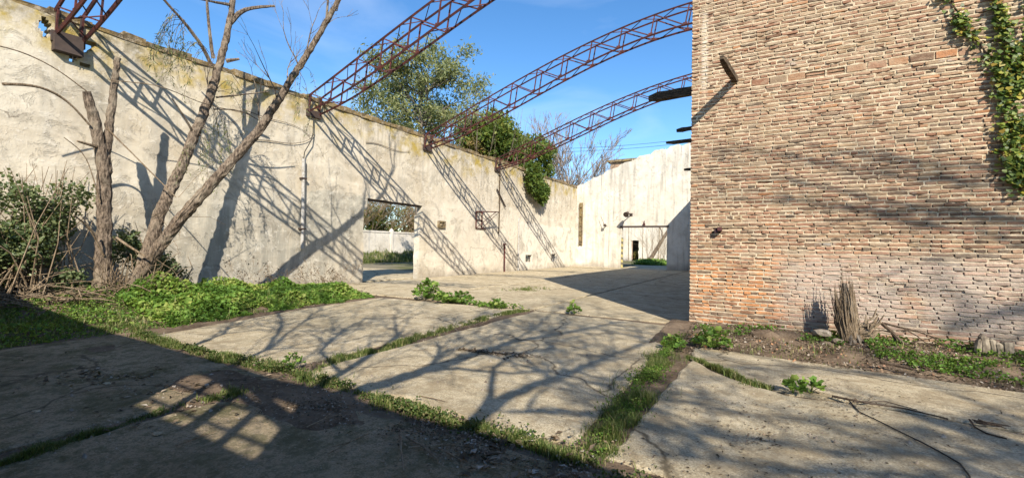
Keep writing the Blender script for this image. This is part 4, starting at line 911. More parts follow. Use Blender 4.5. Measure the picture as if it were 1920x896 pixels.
for k in range(34):   # thin dangling shoots on the trunks
    p_ = rnd.choice(mid[3:26]+rt[4:26]); p_ = p_+Vector((.1, rnd.uniform(-.2, .2), 0)); q = p_+Vector((rnd.uniform(.1, .5), rnd.uniform(-.6, .7), rnd.uniform(-1.1, 1.2)))
    mb.tube([p_, p_.lerp(q, .5)+Vector((.05, 0, .1)), q], [.008, .006, .003], 3)
mb.build('shoots', M['dry_stick'], lt)['kind'] = 'stuff'
leaf_cloud('leaves', np.array(P), 0.11, M['willow'], lt, 0.20, 0, droop=0.9)
ft2 = empty('pollard_tree', (-13.2, 4.1, 0), 'forked dead trunk with two sawn off tops beside the leaning tree', 'tree')
mb = MB()
lowr = trunk(mb, [(-13.15, 4.05, -0.1), P3(192, 540, -13.15), P3(195, 430, -13.2), P3(196, 350, -13.25), P3(196, 310, -13.25)], [0.220, 0.163, 0.141, 0.130, 0.119])
mb.build('trunk', M['bark'], ft2)
mb = MB(); trunk(mb, [P3(196, 325, -13.25), P3(188, 280, -13.28), P3(176, 220, -13.3), P3(163, 172, -13.3)], [.14, .115, .105, .08]); mb.build('limb', M['bark'], ft2)
mb = MB(); trunk(mb, [P3(197, 325, -13.25), P3(200, 270, -13.3), P3(211, 190, -13.3), P3(220, 108, -13.3)], [.115, .085, .078, .058]); mb.build('limb', M['bark'], ft2)
mb = MB()
OWN = (ft2, M['dry_stick'])
limb([P3(168, 235, -13.2), P3(130, 190, -13.1), P3(75, 158, -13.0), P3(5, 158, -12.9)], .022, .03)
limb([P3(163, 172, -13.3), P3(110, 130, -13.2), P3(50, 100, -13.2), P3(0, 85, -13.1), P3(-80, 75, -13)], .012, .014)
limb([P3(180, 275, -13.2), P3(160, 272, -13.1), P3(145, 265, -13.0)], .04, .02)
limb([P3(188, 380, -13.1), P3(160, 285, -13.0), P3(120, 258, -12.9)], .015, .008)
limb([P3(200, 240, -13.2), P3(280, 320, -12.7), P3(330, 370, -12.3)], .018, .012)
limb([P3(205, 150, -13.2), P3(300, 160, -13.1), P3(380, 195, -13.0), P3(470, 215, -12.8)], .012, .010)
limb([P3(195, 480, -13.0), P3(165, 420, -12.8), P3(138, 404, -12.6)], .022, .016)
limb([P3(218, 445, -12.7), P3(245, 465, -12.5), P3(272, 480, -12.3)], .03, .022)
# shrubs at the foot of the trees
def shrub(name, label, blobs, n, size, base, mat, seed, sticks=40, h=2.2):
    e = empty(name, base, label, 'shrub'); P = np.concatenate([blob_points(c_, r_, int(n*w_), 11, seed+i) for i, (c_, r_, w_) in enumerate(blobs)])
    P = P[(P[:, 0] > -14.45) & (P[:, 2] > 0.02)]
    tone = rng.random(len(P))*0.85 + 0.1*(P[:, 2]/3); leaf_cloud('foliage', P, size, mat, e, 0.6, 0.5, tone)
    mb = MB(); tp = []
    for k in range(sticks):
        c_, r_, _ = rnd.choice(blobs); tgt = Vector(c_)+Vector((rnd.uniform(-1, 1)*r_[0], rnd.uniform(-1, 1)*r_[1], rnd.uniform(-.3, 1.2)*r_[2])); b = Vector(base)+Vector((rnd.gauss(0, .35), rnd.gauss(0, .5), 0))
        tgt.x = max(tgt.x, -14.3); mb.tube([b, b.lerp(tgt, .5)+Vector((rnd.gauss(0, .15), rnd.gauss(0, .15), .25)), tgt], [.016, .011, .005], 4)
    mb.build('stems', M['dry_stick'], e); return e
shrub('leafy_shrub', 'sprawling dark leafy shrub left of the forked trunk', [((-13.5, 2.3, 1.25), (.8, 1.0, .75), .33), ((-13.6, 3.2, 1.5), (.6, .7, .95), .30), ((-13.8, 3.6, 2.3), (.45, .6, .9), .13), ((-13.7, 2.6, 2.2), (.6, .9, .9), .15), ((-13.6, 1.2, 1.3), (.7, .9, .8), .22), ((-13.4, 3.5, .6), (.5, .6, .4), .08)], 8800, 0.095, (-13.6, 2.9, 0.1), M['shrub'], 60, 130)
shrub('leafy_shrub', 'darker low shrub behind the base of the leaning trunks', [((-13.6, 5.3, .75), (.5, .75, .6), .6), ((-13.7, 4.7, 1.4), (.4, .4, .6), .4)], 3200, 0.085, (-13.7, 5.0, 0.1), M['shrub'], 70, 40)
# dry brush heap
bh = empty('brush_heap', (-12.7, 4.0, 0.2), 'heap of dry pale sticks around the base of the trees', 'brushwood')
mb = MB()
for k in range(230):
    c_ = Vector((-12.75+rnd.gauss(0, .35), 3.9+rnd.gauss(0, .75), rnd.uniform(0.1, .42))); a = rnd.uniform(0, 6.28); l = rnd.uniform(.35, 1.3); d = Vector((math.cos(a)*.6, math.sin(a), rnd.uniform(-.10, .38)))
    q = c_+d*l; q.z = max(.03, q.z); q.x = max(q.x, -14.3)
    mb.tube([c_, c_.lerp(q, .5)+Vector((rnd.gauss(0, .04), rnd.gauss(0, .04), rnd.uniform(0, .08))), q], [.014, .011, .005], 4)
for k in range(60):
    c_ = Vector((-12.75+rnd.gauss(0, .16), 4.35+rnd.gauss(0, .22), .2)); q = c_+Vector((rnd.gauss(.15, .2), rnd.gauss(0, .35), rnd.uniform(.4, 1.05)))
    mb.tube([c_, c_.lerp(q, .5), q], [.011, .009, .004], 4)
mb.build('sticks', M['dry_stick'], bh)

# ------------------------------------------------------------------ bare trees behind the viewpoint (their shadows fall into view)
def from_shadow(x, y, Yp):     # where a limb at depth Yp must hang for its shade to fall on the floor point under pixel (x, y)
    gpt = GP(x, y); k = 1/math.tan(SUN_EL); Z = (gpt[1]-Yp)/(SUN_H[1]*k); return Vector((gpt[0]-SUN_H[0]*k*Z, Yp, Z))
rnd.seed(21)
bt = empty('tall_bare_tree', (1.7, -1.65, 0), 'tall bare tree behind the viewpoint whose branch shadows cross the slabs', 'tree')
mb = MB(); tips = []
fork = Vector((1.1, -1.7, 3.4))
q_ = poly_pts([(1.7, -1.65, -0.1), (1.65, -1.65, 1.3), (1.4, -1.68, 2.5), fork], .4, .02)
mb.tube(q_, lerp_r(len(q_), .24, .15), 10, .05)
def sh_limb(pix, r0, r1, Yp, kids=6, start=None, kl=1.2):
    r0 *= 1.15; r1 *= 1.3; kids = int(kids*1.5)
    pts = ([Vector(start)] if start else [])+[from_shadow(x, y, Yp+rnd.uniform(-.12, .12)) for x, y in pix]
    q = poly_pts(pts, .25, .02); mb.tube(q, lerp_r(len(q), r0, r1), 7, .05)
    for k in range(kids):
        i = rnd.randint(len(q)//4, len(q)-1); d = (q[min(i+1, len(q)-1)]-q[i-1]).normalized()
        grow(mb, q[i], d+Vector((rnd.gauss(0, .7), rnd.gauss(0, .5), rnd.gauss(.2, .5))), kl*rnd.uniform(.6, 1.2), .024, 3, tips, .6, .08, (1, 3), .16, 4, .72, .006, 4)
    return q
sh_limb([(640, 735), (720, 720), (830, 682), (960, 640), (1060, 624), (1165, 603)], .10, .022, -1.75, 10, fork)
sh_limb([(840, 830), (895, 785), (960, 738), (1060, 700), (1175, 655), (1240, 630)], .085, .02, -1.9, 10, fork+Vector((.1, -.05, -.3)))
sh_limb([(560, 745), (640, 700), (700, 660), (745, 630), (740, 592)], .08, .018, -1.6, 9, fork)
sh_limb([(420, 690), (500, 655), (560, 610), (600, 580)], .055, .014, -1.7, 9, fork+Vector((-.02, 0, .05)))
sh_limb([(330, 660), (420, 625), (440, 600), (470, 580)], .05, .014, -1.8, 6, fork+Vector((-.02, 0, .05)))
sh_limb([(830, 682), (900, 660), (1000, 690), (1130, 720)], .035, .012, -1.75, 7)
sh_limb([(720, 720), (800, 690), (840, 640), (900, 620)], .035, .012, -1.75, 7)
sh_limb([(700, 725), (760, 700), (860, 690), (960, 700), (1100, 690)], .04, .014, -1.7, 6)
sh_limb([(960, 640), (1010, 610), (1030, 590), (1060, 575)], .035, .012, -1.75, 6)
sh_limb([(895, 785), (920, 740), (925, 690), (960, 665), (1040, 655)], .045, .014, -1.85, 6)
sh_limb([(500, 655), (530, 610), (520, 585), (545, 570)], .035, .012, -1.7, 6)
sh_limb([(640, 700), (600, 660), (640, 620), (690, 595)], .035, .012, -1.65, 6)
sh_limb([(960, 738), (930, 770), (1050, 770), (1200, 790)], .035, .012, -1.9, 7)
mb.build('branches', M['bark_grey'], bt)
bt3 = empty('streaking_bare_tree', (10.4, 2.3, 0), 'bare tree right of the viewpoint whose twigs streak shade over brick', 'tree')
mb = MB(); tips = []
START = Vector((10.5, 2.5, 8.2))
q_ = poly_pts([(10.4, 2.3, -0.1), (10.45, 2.4, 4), START, (10.5, 2.6, 10.5)], .6, .03); mb.tube(q_, lerp_r(len(q_), .28, .08), 9, .05)
def from_wall(x, y, Yp):
    w = BKp(x, y); s = (BY-Yp)/SUN_H[1]; return Vector((w[0]-SUN_H[0]*s, Yp, w[2]+math.tan(SUN_EL)*s))
def wl_limb(pix, r0, r1, Yp, kids, fl=0.25, kl=1.5, f=from_wall):
    pts = [START]+[f(x, y, Yp+rnd.uniform(-.3, .3)) for x, y in pix]; q = poly_pts(pts, .35, .04); mb.tube(q, lerp_r(len(q), r0, r1), 6, .06)
    for k in range(kids):
        i = rnd.randint(1, len(q)-1); d = (q[min(i+1, len(q)-1)]-q[i-1]).normalized()
        grow(mb, q[i], d*rnd.choice((1, 1, -1))+Vector((rnd.gauss(0, .3), rnd.gauss(0, .6), rnd.gauss(0, fl))), kl*rnd.uniform(.6, 1.2), .04, 2, tips, .35, .0, (2, 3), .10, 4, .7, .010, 4)
for (x0, y0, x1, y1, r_) in ((2030, 372, 1300, 272, .035), (2030, 440, 1330, 318, .04), (2050, 345, 1520, 275, .03), (2050, 485, 1600, 392, .035), (2050, 425, 1300, 362, .03)):
    n_ = 7; pix = [(x0+(x1-x0)*k/n_, y0+(y1-y0)*k/n_+rnd.uniform(-7, 7)) for k in range(n_+1)]; Yp = rnd.uniform(2.2, 3.2)
    pts = [START]+[from_wall(x, y, Yp+rnd.uniform(-.1, .1)) for x, y in pix]; q = poly_pts(pts, .2, .015); mb.tube(q, lerp_r(len(q), r_, r_*.35), 6, .06)
    for k in range(9):
        a = rnd.random()*.9; bx, by = x0+(x1-x0)*a, y0+(y1-y0)*a; ln = rnd.uniform(90, 330); sl = rnd.gauss(.12, .13); kk = int(1+a*n_)
        tw = [pts[min(kk, len(pts)-1)]]+[from_wall(pix[min(kk-1, n_)][0]-ln*f_, pix[min(kk-1, n_)][1]-ln*f_*sl+rnd.uniform(-3, 3), Yp+rnd.uniform(-.3, .3)*f_) for f_ in (.3, .6, 1)]
        qq = poly_pts(tw, .15, .01); mb.tube(qq, lerp_r(len(qq), .015, .007), 4, .05)
        for e_ in range(3):
            st = rnd.choice(qq[1:]); en = st+(tw[-1]-tw[0]).normalized()*rnd.uniform(.3, .9)+Vector((rnd.gauss(0, .08), rnd.gauss(0, .25), rnd.gauss(0, .12))); mb.tube([st, st.lerp(en, .5)+Vector((0, 0, rnd.gauss(0, .03))), en], [.009, .008, .005], 4)
mb.build('branches', M['bark_grey'], bt3)
bt2 = empty('spreading_bare_tree', (12.5, -6, 0), 'spreading bare tree behind the viewpoint that shades the right slabs', 'tree')
mb = MB(); tips = []
START = Vector((11.3, -6, 9.0))
mb.tube(poly_pts([(12.5, -6, -0.1), (12.2, -6, 4), (11.5, -6, 8), (11, -6, 11)], .8, .04), lerp_r(len(poly_pts([(12.5, -6, -0.1), (12.2, -6, 4), (11.5, -6, 8), (11, -6, 11)], .8)), .45, .15), 9, .05)
mb.tube(poly_pts([(12.2, -6, 4), (13.5, -6, 9), (16, -6, 13), (17, -6, 15)], .8, .04), lerp_r(len(poly_pts([(12.2, -6, 4), (13.5, -6, 9), (16, -6, 13), (17, -6, 15)], .8)), .3, .1), 8, .05)
wl_limb([(2050, 520), (1950, 560), (1870, 590), (1800, 610), (1760, 625)], .09, .04, -6.0, 10, .4)
wl_limb([(2050, 600), (1920, 590), (1800, 560), (1720, 540), (1660, 545)], .06, .03, -6.4, 10, .4)
wl_limb([(2000, 850), (1800, 860), (1600, 850), (1450, 830), (1300, 800)], .09, .03, -6.0, 12, .2, 1.5, from_shadow)
wl_limb([(1900, 780), (1700, 800), (1500, 790), (1350, 770)], .06, .02, -5.6, 10, .2, 1.4, from_shadow)
wl_limb([(2000, 730), (1800, 720), (1600, 700), (1450, 680)], .05, .02, -6.3, 8, .2, 1.4, from_shadow)
wl_limb([(1700, 890), (1500, 880), (1350, 860), (1220, 850)], .09, .03, -6.0, 10, .2, 1.4, from_shadow)
mb.build('branches', M['bark_grey'], bt2)

# ------------------------------------------------------------------ ivy and plants at the brick wall
iv = empty('ivy_vine', (3.3, 9.8, 2.6), 'green and yellow ivy climbing the right side of brick face', 'ivy')
runs = [([(1775, -40), (1790, 15), (1805, 50), (1840, 85), (1870, 120), (1885, 180), (1890, 240), (1885, 290), (1900, 330), (1915, 360)], .12, 1500),
        ([(1865, -40), (1872, 20), (1885, 70), (1900, 120), (1915, 170)], .08, 560), ([(1930, -40), (1925, 60), (1915, 130), (1900, 190)], .12, 700),
        ([(1900, 190), (1915, 240), (1905, 290), (1925, 330)], .10, 700), ([(1990, -40), (1960, 100), (1950, 220), (1940, 330)], .2, 1000)]
P = []; N_ = []; mb = MB()
for px, w, n_ in runs:
    pts = [Vector(BKp(x, y, 9.83)) for x, y in px]; q = poly_pts(pts, .1, .02); mb.tube([p_+Vector((0, .005, 0)) for p_ in q], .012, 5)
    for k in range(n_):
        p_ = rnd.choice(q); dens = 0.22+1.1*noise.noise(Vector((p_.x*3, 0, p_.z*2.2)))
        if rnd.random() > dens+.25: continue
        P.append((p_.x+rnd.gauss(0, w*.55), 9.82-abs(rnd.gauss(0, .04)), p_.z+rnd.gauss(0, w*.7)))
P = np.array(P)
def ivy_leaves(name, P, size, mat, parent):
    n = len(P); N = rng.normal(size=(n, 3))*0.45+np.array([.25, -1, .45]); N /= np.linalg.norm(N, axis=1)[:, None]
    D = rng.normal(size=(n, 3))*.5+np.array([0, 0, -1]); D -= N*(N*D).sum(1)[:, None]; D /= np.linalg.norm(D, axis=1)[:, None]; S = np.cross(N, D)
    s = (size*rng.uniform(.6, 1.3, n))[:, None]
    V = np.stack([P-D*s*.25, P-D*s*.35+S*s*.38, P+D*s*.05+S*s*.55+N*s*.08, P+D*s*.65, P+D*s*.05-S*s*.55+N*s*.08, P-D*s*.35-S*s*.38], 1)
    b = (np.arange(n)*6)[:, None]; F = np.concatenate([b+np.array([[0, 1, 2]]), b+np.array([[0, 2, 3]]), b+np.array([[0, 3, 4]]), b+np.array([[0, 4, 5]])])
    return np_mesh(name, V.reshape(-1, 3), F, np.repeat(rng.random(n), 6), mat, parent)
ivy_leaves('leaves', P, 0.062, M['ivy'], iv); mb.build('stems', M['dark_twig'], iv)
# dead shrub with upright shoots
ds = empty('dead_shrub', (1.22, 9.36, 0.05), 'grey dead shrub stump with tall upright spiky shoots at brick wall', 'shrub')
zb = strip_h(1.22, 9.36)
mb = MB()
mb.tube([(1.24, 9.36, zb-.15), (1.22, 9.37, zb+.12), (1.20, 9.38, .42), (1.17, 9.39, .76), (1.14, 9.40, 1.08)], [.15, .12, .10, .075, .03], 11, .3)
for k in range(7):
    a = k*.9; mb.tube([(1.24+.06*math.cos(a), 9.36+.06*math.sin(a), .25), (1.24+.12*math.cos(a), 9.36+.10*math.sin(a), zb+.06), (1.24+.17*math.cos(a), 9.36+.13*math.sin(a), zb-.05)], [.03, .03, .015], 6, .1)
mb.build('stump', M['bark_grey'], ds)
mb = MB()
for k in range(240):
    a = rnd.uniform(0, 6.28); r0 = .17*math.sqrt(rnd.random()); b = Vector((1.22+math.cos(a)*r0*.7, 9.37+math.sin(a)*r0*.7, rnd.uniform(.0, .3)))
    hh = rnd.choice((rnd.uniform(.35, .8), rnd.uniform(.5, .95), rnd.uniform(.7, 1.15))) if k > 7 else rnd.uniform(1.1, 1.47)
    top = Vector((1.14+math.cos(a)*r0*(.85 if k > 7 else .2)+rnd.gauss(0, .03), 9.39+math.sin(a)*r0*.7, hh))
    md = b.lerp(top, .5)+Vector((rnd.gauss(0, .02), rnd.gauss(0, .02), 0)); r_ = rnd.uniform(.005, .013); mb.tube([b, md, top], [r_*1.3, r_, .002], 4)
for k in range(22):
    b = Vector((1.28+rnd.uniform(0, .1), 9.34, rnd.uniform(.15, .45))); tip = b+Vector((rnd.uniform(.05, .3), rnd.uniform(-.15, .1), rnd.uniform(-.02, .36)))
    mb.tube([b, b.lerp(tip, .6)+Vector((.04, 0, -.03)), tip], [.022, .017, .008], 5)
for k in range(5):
    b = Vector((1.05, 9.36, .3)); tip = b+Vector((rnd.uniform(-.12, .0), .1, rnd.uniform(.3, .75))); mb.tube([b, tip], [.008, .003], 4)
mb.build('shoots', M['dry_stick'], ds)
# fallen branches leaning at the wall
def stick_thing(name, strands, mat, label, cat='branch', group=None):
    mb = MB()
    for pts, r0, r1 in strands:
        q = poly_pts(pts, .14, .006); mb.tube(q, lerp_r(len(q), r0, r1), 5, .08)
    return tag(mb.build(name, mat), label, cat, group)
Bp = lambda x, y, Y=9.45: Vector(BKp(x, y, Y))
stick_thing('fallen_branch', [([Bp(1652, 605), Bp(1672, 622, 9.4), Bp(1690, 640, 9.35), Bp(1715, 655, 9.3)], .032, .016), ([Bp(1658, 606), Bp(1700, 616), Bp(1745, 630), Bp(1765, 637)], .018, .008),
    ([Bp(1672, 622), Bp(1680, 640, 9.4), Bp(1680, 655, 9.3)], .024, .015), ([Bp(1690, 613), Bp(1720, 630), Bp(1745, 650)], .012, .006), ([Bp(1708, 642), Bp(1735, 636), Bp(1755, 632)], .012, .006), ([Bp(1680, 620), Bp(1710, 618), Bp(1740, 622)], .010, .005), ([Bp(1745, 630), Bp(1760, 640), Bp(1775, 652)], .01, .005), ([Bp(1640, 620), Bp(1655, 619), Bp(1675, 624)], .014, .010)], M['dark_twig'], 'dark dead branch with forked twigs leaning at the brick base')
stick_thing('fallen_branch', [([GP(1650, 678, .12), GP(1680, 684, .10), GP(1712, 692, .08)], .03, .018)], M['dark_twig'], 'short dark log lying in weeds below the leaning branch')
# rocks and brick rubble
def rock(name, c_, s, mat, label, group):
    bm = bmesh.new(); bmesh.ops.create_icosphere(bm, subdivisions=2, radius=1)
    o3 = rnd.uniform(0, 99)
    for v in bm.verts: v.co = Vector((v.co.x*s[0], v.co.y*s[1], v.co.z*s[2]))*(1+.35*noise.noise(v.co*1.4+Vector((o3, 0, 0)))); v.co += Vector(c_)
    me = bpy.data.meshes.new(name); bm.to_mesh(me); bm.free(); at = me.attributes.new('rnd', 'FLOAT', 'POINT')
    return tag(link(name, me, mat), label, 'stone', group)
RG = 'stones at the foot of the brick wall'
rock('stone', Bp(1542, 624, 9.3), (.14, .11, .07), M['stone'], 'largest pale stone, lying left of the dead shrub', RG)
rock('stone', Bp(1548, 648, 9.0), (.12, .08, .08), M['brick'], 'orange brown stone just below the largest pale stone', RG)
rock('stone', Bp(1570, 640, 9.1), (.08, .07, .06), M['stone'], 'small stone touching the dead shrub on its left', RG)
rock('stone', Bp(1630, 672, 8.5), (.08, .06, .05), M['stone'], 'pinkish pale stone right of the dead shrub foot', RG)
rock('stone', Bp(1606, 665, 8.6), (.05, .05, .04), M['brick'], 'small orange stone in front of the dead shrub', RG)
rock('stone', Bp(1845, 700, 8.7), (.05, .05, .03), M['stone'], 'small stone in weeds before the whitewashed pegs', RG)
rock('earth_lump', Bp(1440, 634, 9.15), (.30, .22, .16), M['soil'], 'dark earth lump at the brick base left of stones', None)['category'] = 'soil'
rock('earth_lump', Bp(1475, 636, 9.15), (.33, .20, .15), M['soil'], 'second earth lump, nearer the stones than the first', None)['category'] = 'soil'
# whitewashed pegs
PG = 'short pegs in the weeds by the brick wall'; names = ['leftmost', 'second', 'middle', 'fourth', 'rightmost']
for k, (x, w, h) in enumerate(((1834, .05, .24), (1846, .06, .30), (1862, .045, .26), (1874, .06, .24), (1888, .075, .27))):
    p_ = Bp(x, 668, 9.3); zb = strip_h(p_.x, 9.3)-.03; mb = MB()
    mb.tube([(p_.x, 9.3, zb), (p_.x+.005, 9.3, zb+h*.5), (p_.x+rnd.uniform(-.02, .02), 9.3, zb+h*.93), (p_.x, 9.3, zb+h)], [w, w*.95, w*.95, w*.8], 10, .03)
    tag(mb.build('wooden_peg', M['peg']), names[k]+' whitewashed peg of the row at the lower right brick base', 'peg', PG)

# broad leaved weeds, one by one
def weed(px, py, r, n, size, label, h=.22, z=0.0, mat='mallow', group='mallow plants growing from the floor joints'):
    c_ = GP(px, py, z); e = empty('mallow_plant', tuple(c_), label, 'plant', group)
    a = rng.uniform(0, 6.28, n); rr = r*np.sqrt(rng.random(n)); P = np.stack([c_[0]+np.cos(a)*rr, c_[1]+np.sin(a)*rr, c_[2]+.03+h*np.clip(1-(rr/r)**2*.75, 0, 1)*rng.uniform(.45, 1.1, n)], 1)
    round_leaves('leaves', P, size, M[mat], e, 2.0); mb = MB()
    for p_ in P[::2]: mb.tube([tuple(c_), (p_[0]*.6+c_[0]*.4, p_[1]*.6+c_[1]*.4, p_[2]*.6+.02), tuple(p_)], [.004, .003, .002], 3)
    mb.build('stems', M['mallow'], e); return e
weed(1335, 652, .30, 110, .11, 'bright mallow plant at the corner of the brick wall', .30)
weed(1487, 738, .10, 16, .12, 'left of the two small mallows on the cracked slab', .15)
weed(1520, 737, .12, 18, .13, 'right of the two small mallows on the cracked slab', .14)
weed(1077, 588, .16, 40, .11, 'lone small mallow in the middle of the sunlit floor', .26)
weed(803, 560, .48, 170, .15, 'largest mallow plant on the floor near the doorway', .50)
weed(832, 568, .30, 70, .13, 'mallow just right of the largest one near doorway', .28)
weed(866, 568, .34, 80, .13, 'third mallow right of the largest one near doorway', .30)
weed(930, 578, .25, 50, .12, 'rightmost mallow at the far end of the grassy joint', .22)
weed(1262, 655, .20, 50, .10, 'mallow tuft in the grassy joint near brick corner', .22)
weed(548, 690, .16, 34, .06, 'small mallow where the two grassy joints cross', .16)
# ------------------------------------------------------------------ ground cover
def along(pts, n, w, seed=1, clump=1.5, power=.35):
    pts = [np.array(p_, float) for p_ in pts]; L_ = np.array([np.linalg.norm(b-a) for a, b in zip(pts[:-1], pts[1:])]); cum = np.concatenate([[0], np.cumsum(L_)])
    out = []
    while len(out) < n:
        s = rnd.uniform(0, cum[-1]); i = min(np.searchsorted(cum, s)-1 if s > 0 else 0, len(L_)-1); i = max(i, 0); f_ = (s-cum[i])/L_[i]; q = pts[i]+(pts[i+1]-pts[i])*f_
        ww = (w(s/cum[-1]) if callable(w) else w)*(0.75+1.1*max(-.5, noise.noise(Vector((q[0]*1.7, q[1]*1.7, seed+5)))))
        q = q+np.array([rnd.gauss(0, ww), rnd.gauss(0, ww)])
        if noise.noise(Vector((q[0]*clump, q[1]*clump, seed)))*1.5+noise.noise(Vector((q[0]*6, q[1]*6, seed)))*.8+power > rnd.uniform(-.3, .9): out.append((q[0], q[1], -0.03))
    return np.array(out)
G2 = lambda *a: [GP(x, y)[:2] for x, y in a]
J1 = G2((225, 605), (300, 640), (420, 670), (560, 700), (680, 735), (770, 768), (900, 805), (1040, 845), (1130, 885), (1200, 935))
tone = lambda n, lo, hi: rng.uniform(lo, hi, n)
P = along(J1, 17000, .062, 1, 1.5, .1); tag(blades('joint_grass', P, .075, M['grass'], None, .005, .8), 'dense short grass along the front floor joint in shade', 'grass', kind='stuff')
Pm = along(J1, 3000, .085, 2, 1.2, .1); Pm[:, 2] = rng.uniform(0, .06, len(Pm)); tag(round_leaves('joint_weeds', Pm, .032, M['moss'], None, 2.0, None, 3), 'tiny broad leaves among the front joint grass', 'weeds', kind='stuff')
J2 = G2((585, 700), (650, 668), (720, 655), (780, 632), (850, 612), (920, 592), (985, 580))
P = along(J2, 7500, lambda s: .065, 3, 2.0, .15); tag(blades('joint_grass', P, .07, M['grass'], None, .006, .7), 'grass strip in the joint running back to the mallows', 'grass', kind='stuff')
Pm = along(G2((800, 556), (860, 566), (920, 576), (985, 578)), 900, .14, 4); Pm[:, 2] = rng.uniform(0, .10, len(Pm)); tag(round_leaves('joint_weeds', Pm, .07, M['mallow'], None, 2, None, 4), 'low leafy weeds trailing between the mallows', 'weeds', kind='stuff')
J3 = G2((1110, 870), (1150, 800), (1195, 735), (1225, 690), (1255, 655), (1278, 628))
P = along(J3, 20000, .11, 5, 2.2, .1); hh = rng.uniform(.03, .125, len(P)); tag(blades('joint_grass', P, hh, M['grass'], None, .0032, .9, rng.random(len(P))*.9+.1), 'tall fine grass in the right floor joint leading to brick corner', 'grass', kind='stuff')
P = along(J3, 2400, .10, 6); P[:, 2] = rng.uniform(0, .07, len(P)); tag(round_leaves('joint_weeds', P, .024, M['mallow'], None, 2, None, 3), 'small bright weeds within the right floor joint', 'weeds', kind='stuff')
J4 = G2((-60, 890), (80, 845), (180, 810), (250, 785), (330, 760))
P = along(J4, 8000, .045, 7); tag(blades('joint_grass', P, .05, M['moss'], None, .005, .8), 'dark thin grass line across the shaded front left slab', 'grass', kind='stuff')
J5 = G2((1292, 668), (1340, 688), (1400, 716), (1440, 728)); P = along(J5, 2600, .05, 8); tag(blades('crack_grass', P, .08, M['grass'], None, .005, .6), 'sparse grass in the diagonal slab crack', 'grass', kind='stuff')
for pts, lb in ((((970, 545), (1010, 540)), 'sparse grass tuft on far floor'),):
    P = along(G2(*pts), 500, .25, 9); tag(blades('floor_tuft', P, .10, M['grass'], None, .012, .7), 'sparse grass tufts on the far sunlit floor', 'grass', kind='stuff')
P = along(G2((395, 748), (450, 738)), 900, .10, 10); tag(blades('floor_tuft', P+np.array([0, 0, .03]), .05, M['grass'], None, .005, .8), 'yellow green grass tuft lit inside the shade', 'grass', kind='stuff')
# weed bed by the left wall
def bed_points(n, x0, x1, y0, y1, hmax, seed):
    x = rng.uniform(x0, x1, n); y = rng.uniform(y0, y1, n)
    edge = -9.75 - 0.0*y + .25*np.array([noise.noise(Vector((0, b*1.3, seed))) for b in y]) - np.clip(y-4, 0, 9)*.10
    k = np.array([noise.noise(Vector((a*1.1, b*1.1, seed))) for a, b in zip(x, y)])
    hloc = hmax*np.clip(.55+.9*k, .12, 1.2)*np.clip((edge-x)/.45, 0, 1)
    ok = (x < edge) & (k > -.38); z = np.array([bed_h(a, b) for a, b in zip(x, y)])+hloc*np.sqrt(rng.random(n))
    return np.stack([x, y, z], 1)[ok]
P = bed_points(21000, -13.4, -9.5, 4.0, 9.6, .46, 3); keepm = (P[:, 0] > -12.6+.0*P[:, 1]) | (P[:, 1] > 6.2)
P = P[keepm]; tag(round_leaves('weed_bed', P, .10, M['mallow'], None, 1.6, np.clip(rng.random(len(P))*.6+.25+np.array([.75*noise.noise(Vector((a*.9, b*.9, 1))) for a, b in P[:, :2]]), 0, 1), 4), 'bright green leafy weed bed along the foot of plaster wall', 'weeds', kind='stuff')
P = bed_points(16000, -13.9, -9.3, -6, 4.4, .16, 5); tag(round_leaves('shaded_weeds', P, .06, M['mallow'], None, 1.8, None, 3), 'low weeds in the shade at the left wall', 'weeds', kind='stuff')
P = bed_points(36000, -13.9, -9.35, 0, 6.0, .05, 6); P[:, 2] -= .03; tag(blades('bed_grass', P, .085, M['grass'], None, .008, .7), 'soft grass over the soil bed under the trees', 'grass', kind='stuff')
Pg = bed_points(420, -13.6, -9.5, 4.0, 9.6, .1, 3); tag(blades('bed_stems', Pg, .30, M['grass'], None, .006, .5, rng.random(len(Pg))*.5+.5), 'taller pale grass stems poking through the weed bed', 'grass', kind='stuff')
# thin reddish dry stems at the wall foot
e = empty('dry_weed', (-13.9, 8.7, 0), 'thin dry reddish weed stems against the wall left of doorway', 'plant'); mb = MB(); tp = []
for k in range(26): grow(mb, (-13.9+rnd.uniform(-.2, .4), 8.6+rnd.uniform(-1.2, 2.6), -.03), (rnd.gauss(0, .3), rnd.gauss(0, .5), 1), rnd.uniform(.3, .7), .008, 2, tp, .6, .05, (2, 3), .25, 4, .65, .003, 4)
mb.build('stems', M['dry_stick'], e)
P = np.array([np.array(p_) for p_, _ in tp]); leaf_cloud('dead_leaves', P[P[:, 0] > -14.45], .06, M['litter'], e)
# weeds and litter at the brick base
def strip_pts(n, x0, x1, y0, y1, seed, th=-.1):
    x = rng.uniform(x0, x1, n); y = rng.uniform(y0, y1, n); k = np.array([noise.noise(Vector((a*1.6, b*1.6, seed))) for a, b in zip(x, y)])
    ok = k > th; return np.stack([x, y, np.array([strip_h(a, b) for a, b in zip(x, y)])], 1)[ok]
P = strip_pts(8000, 1.4, 7, 7.9, 9.7, 2, -.12); P[:, 2] += rng.uniform(0, .10, len(P)); tag(round_leaves('strip_weeds', P, .048, M['mallow'], None, 1.6, rng.random(len(P))*.8, 3), 'low green weeds on the soil strip right of dead shrub', 'weeds', kind='stuff')
P = strip_pts(700, -1.2, 1.2, 8.9, 9.75, 4, .05); P[:, 2] += rng.uniform(0, .08, len(P)); tag(round_leaves('strip_weeds', P, .06, M['mallow'], None, 1.6, rng.random(len(P))*.6, 3), 'sparse low weeds at the brick base left of dead shrub', 'weeds', kind='stuff')
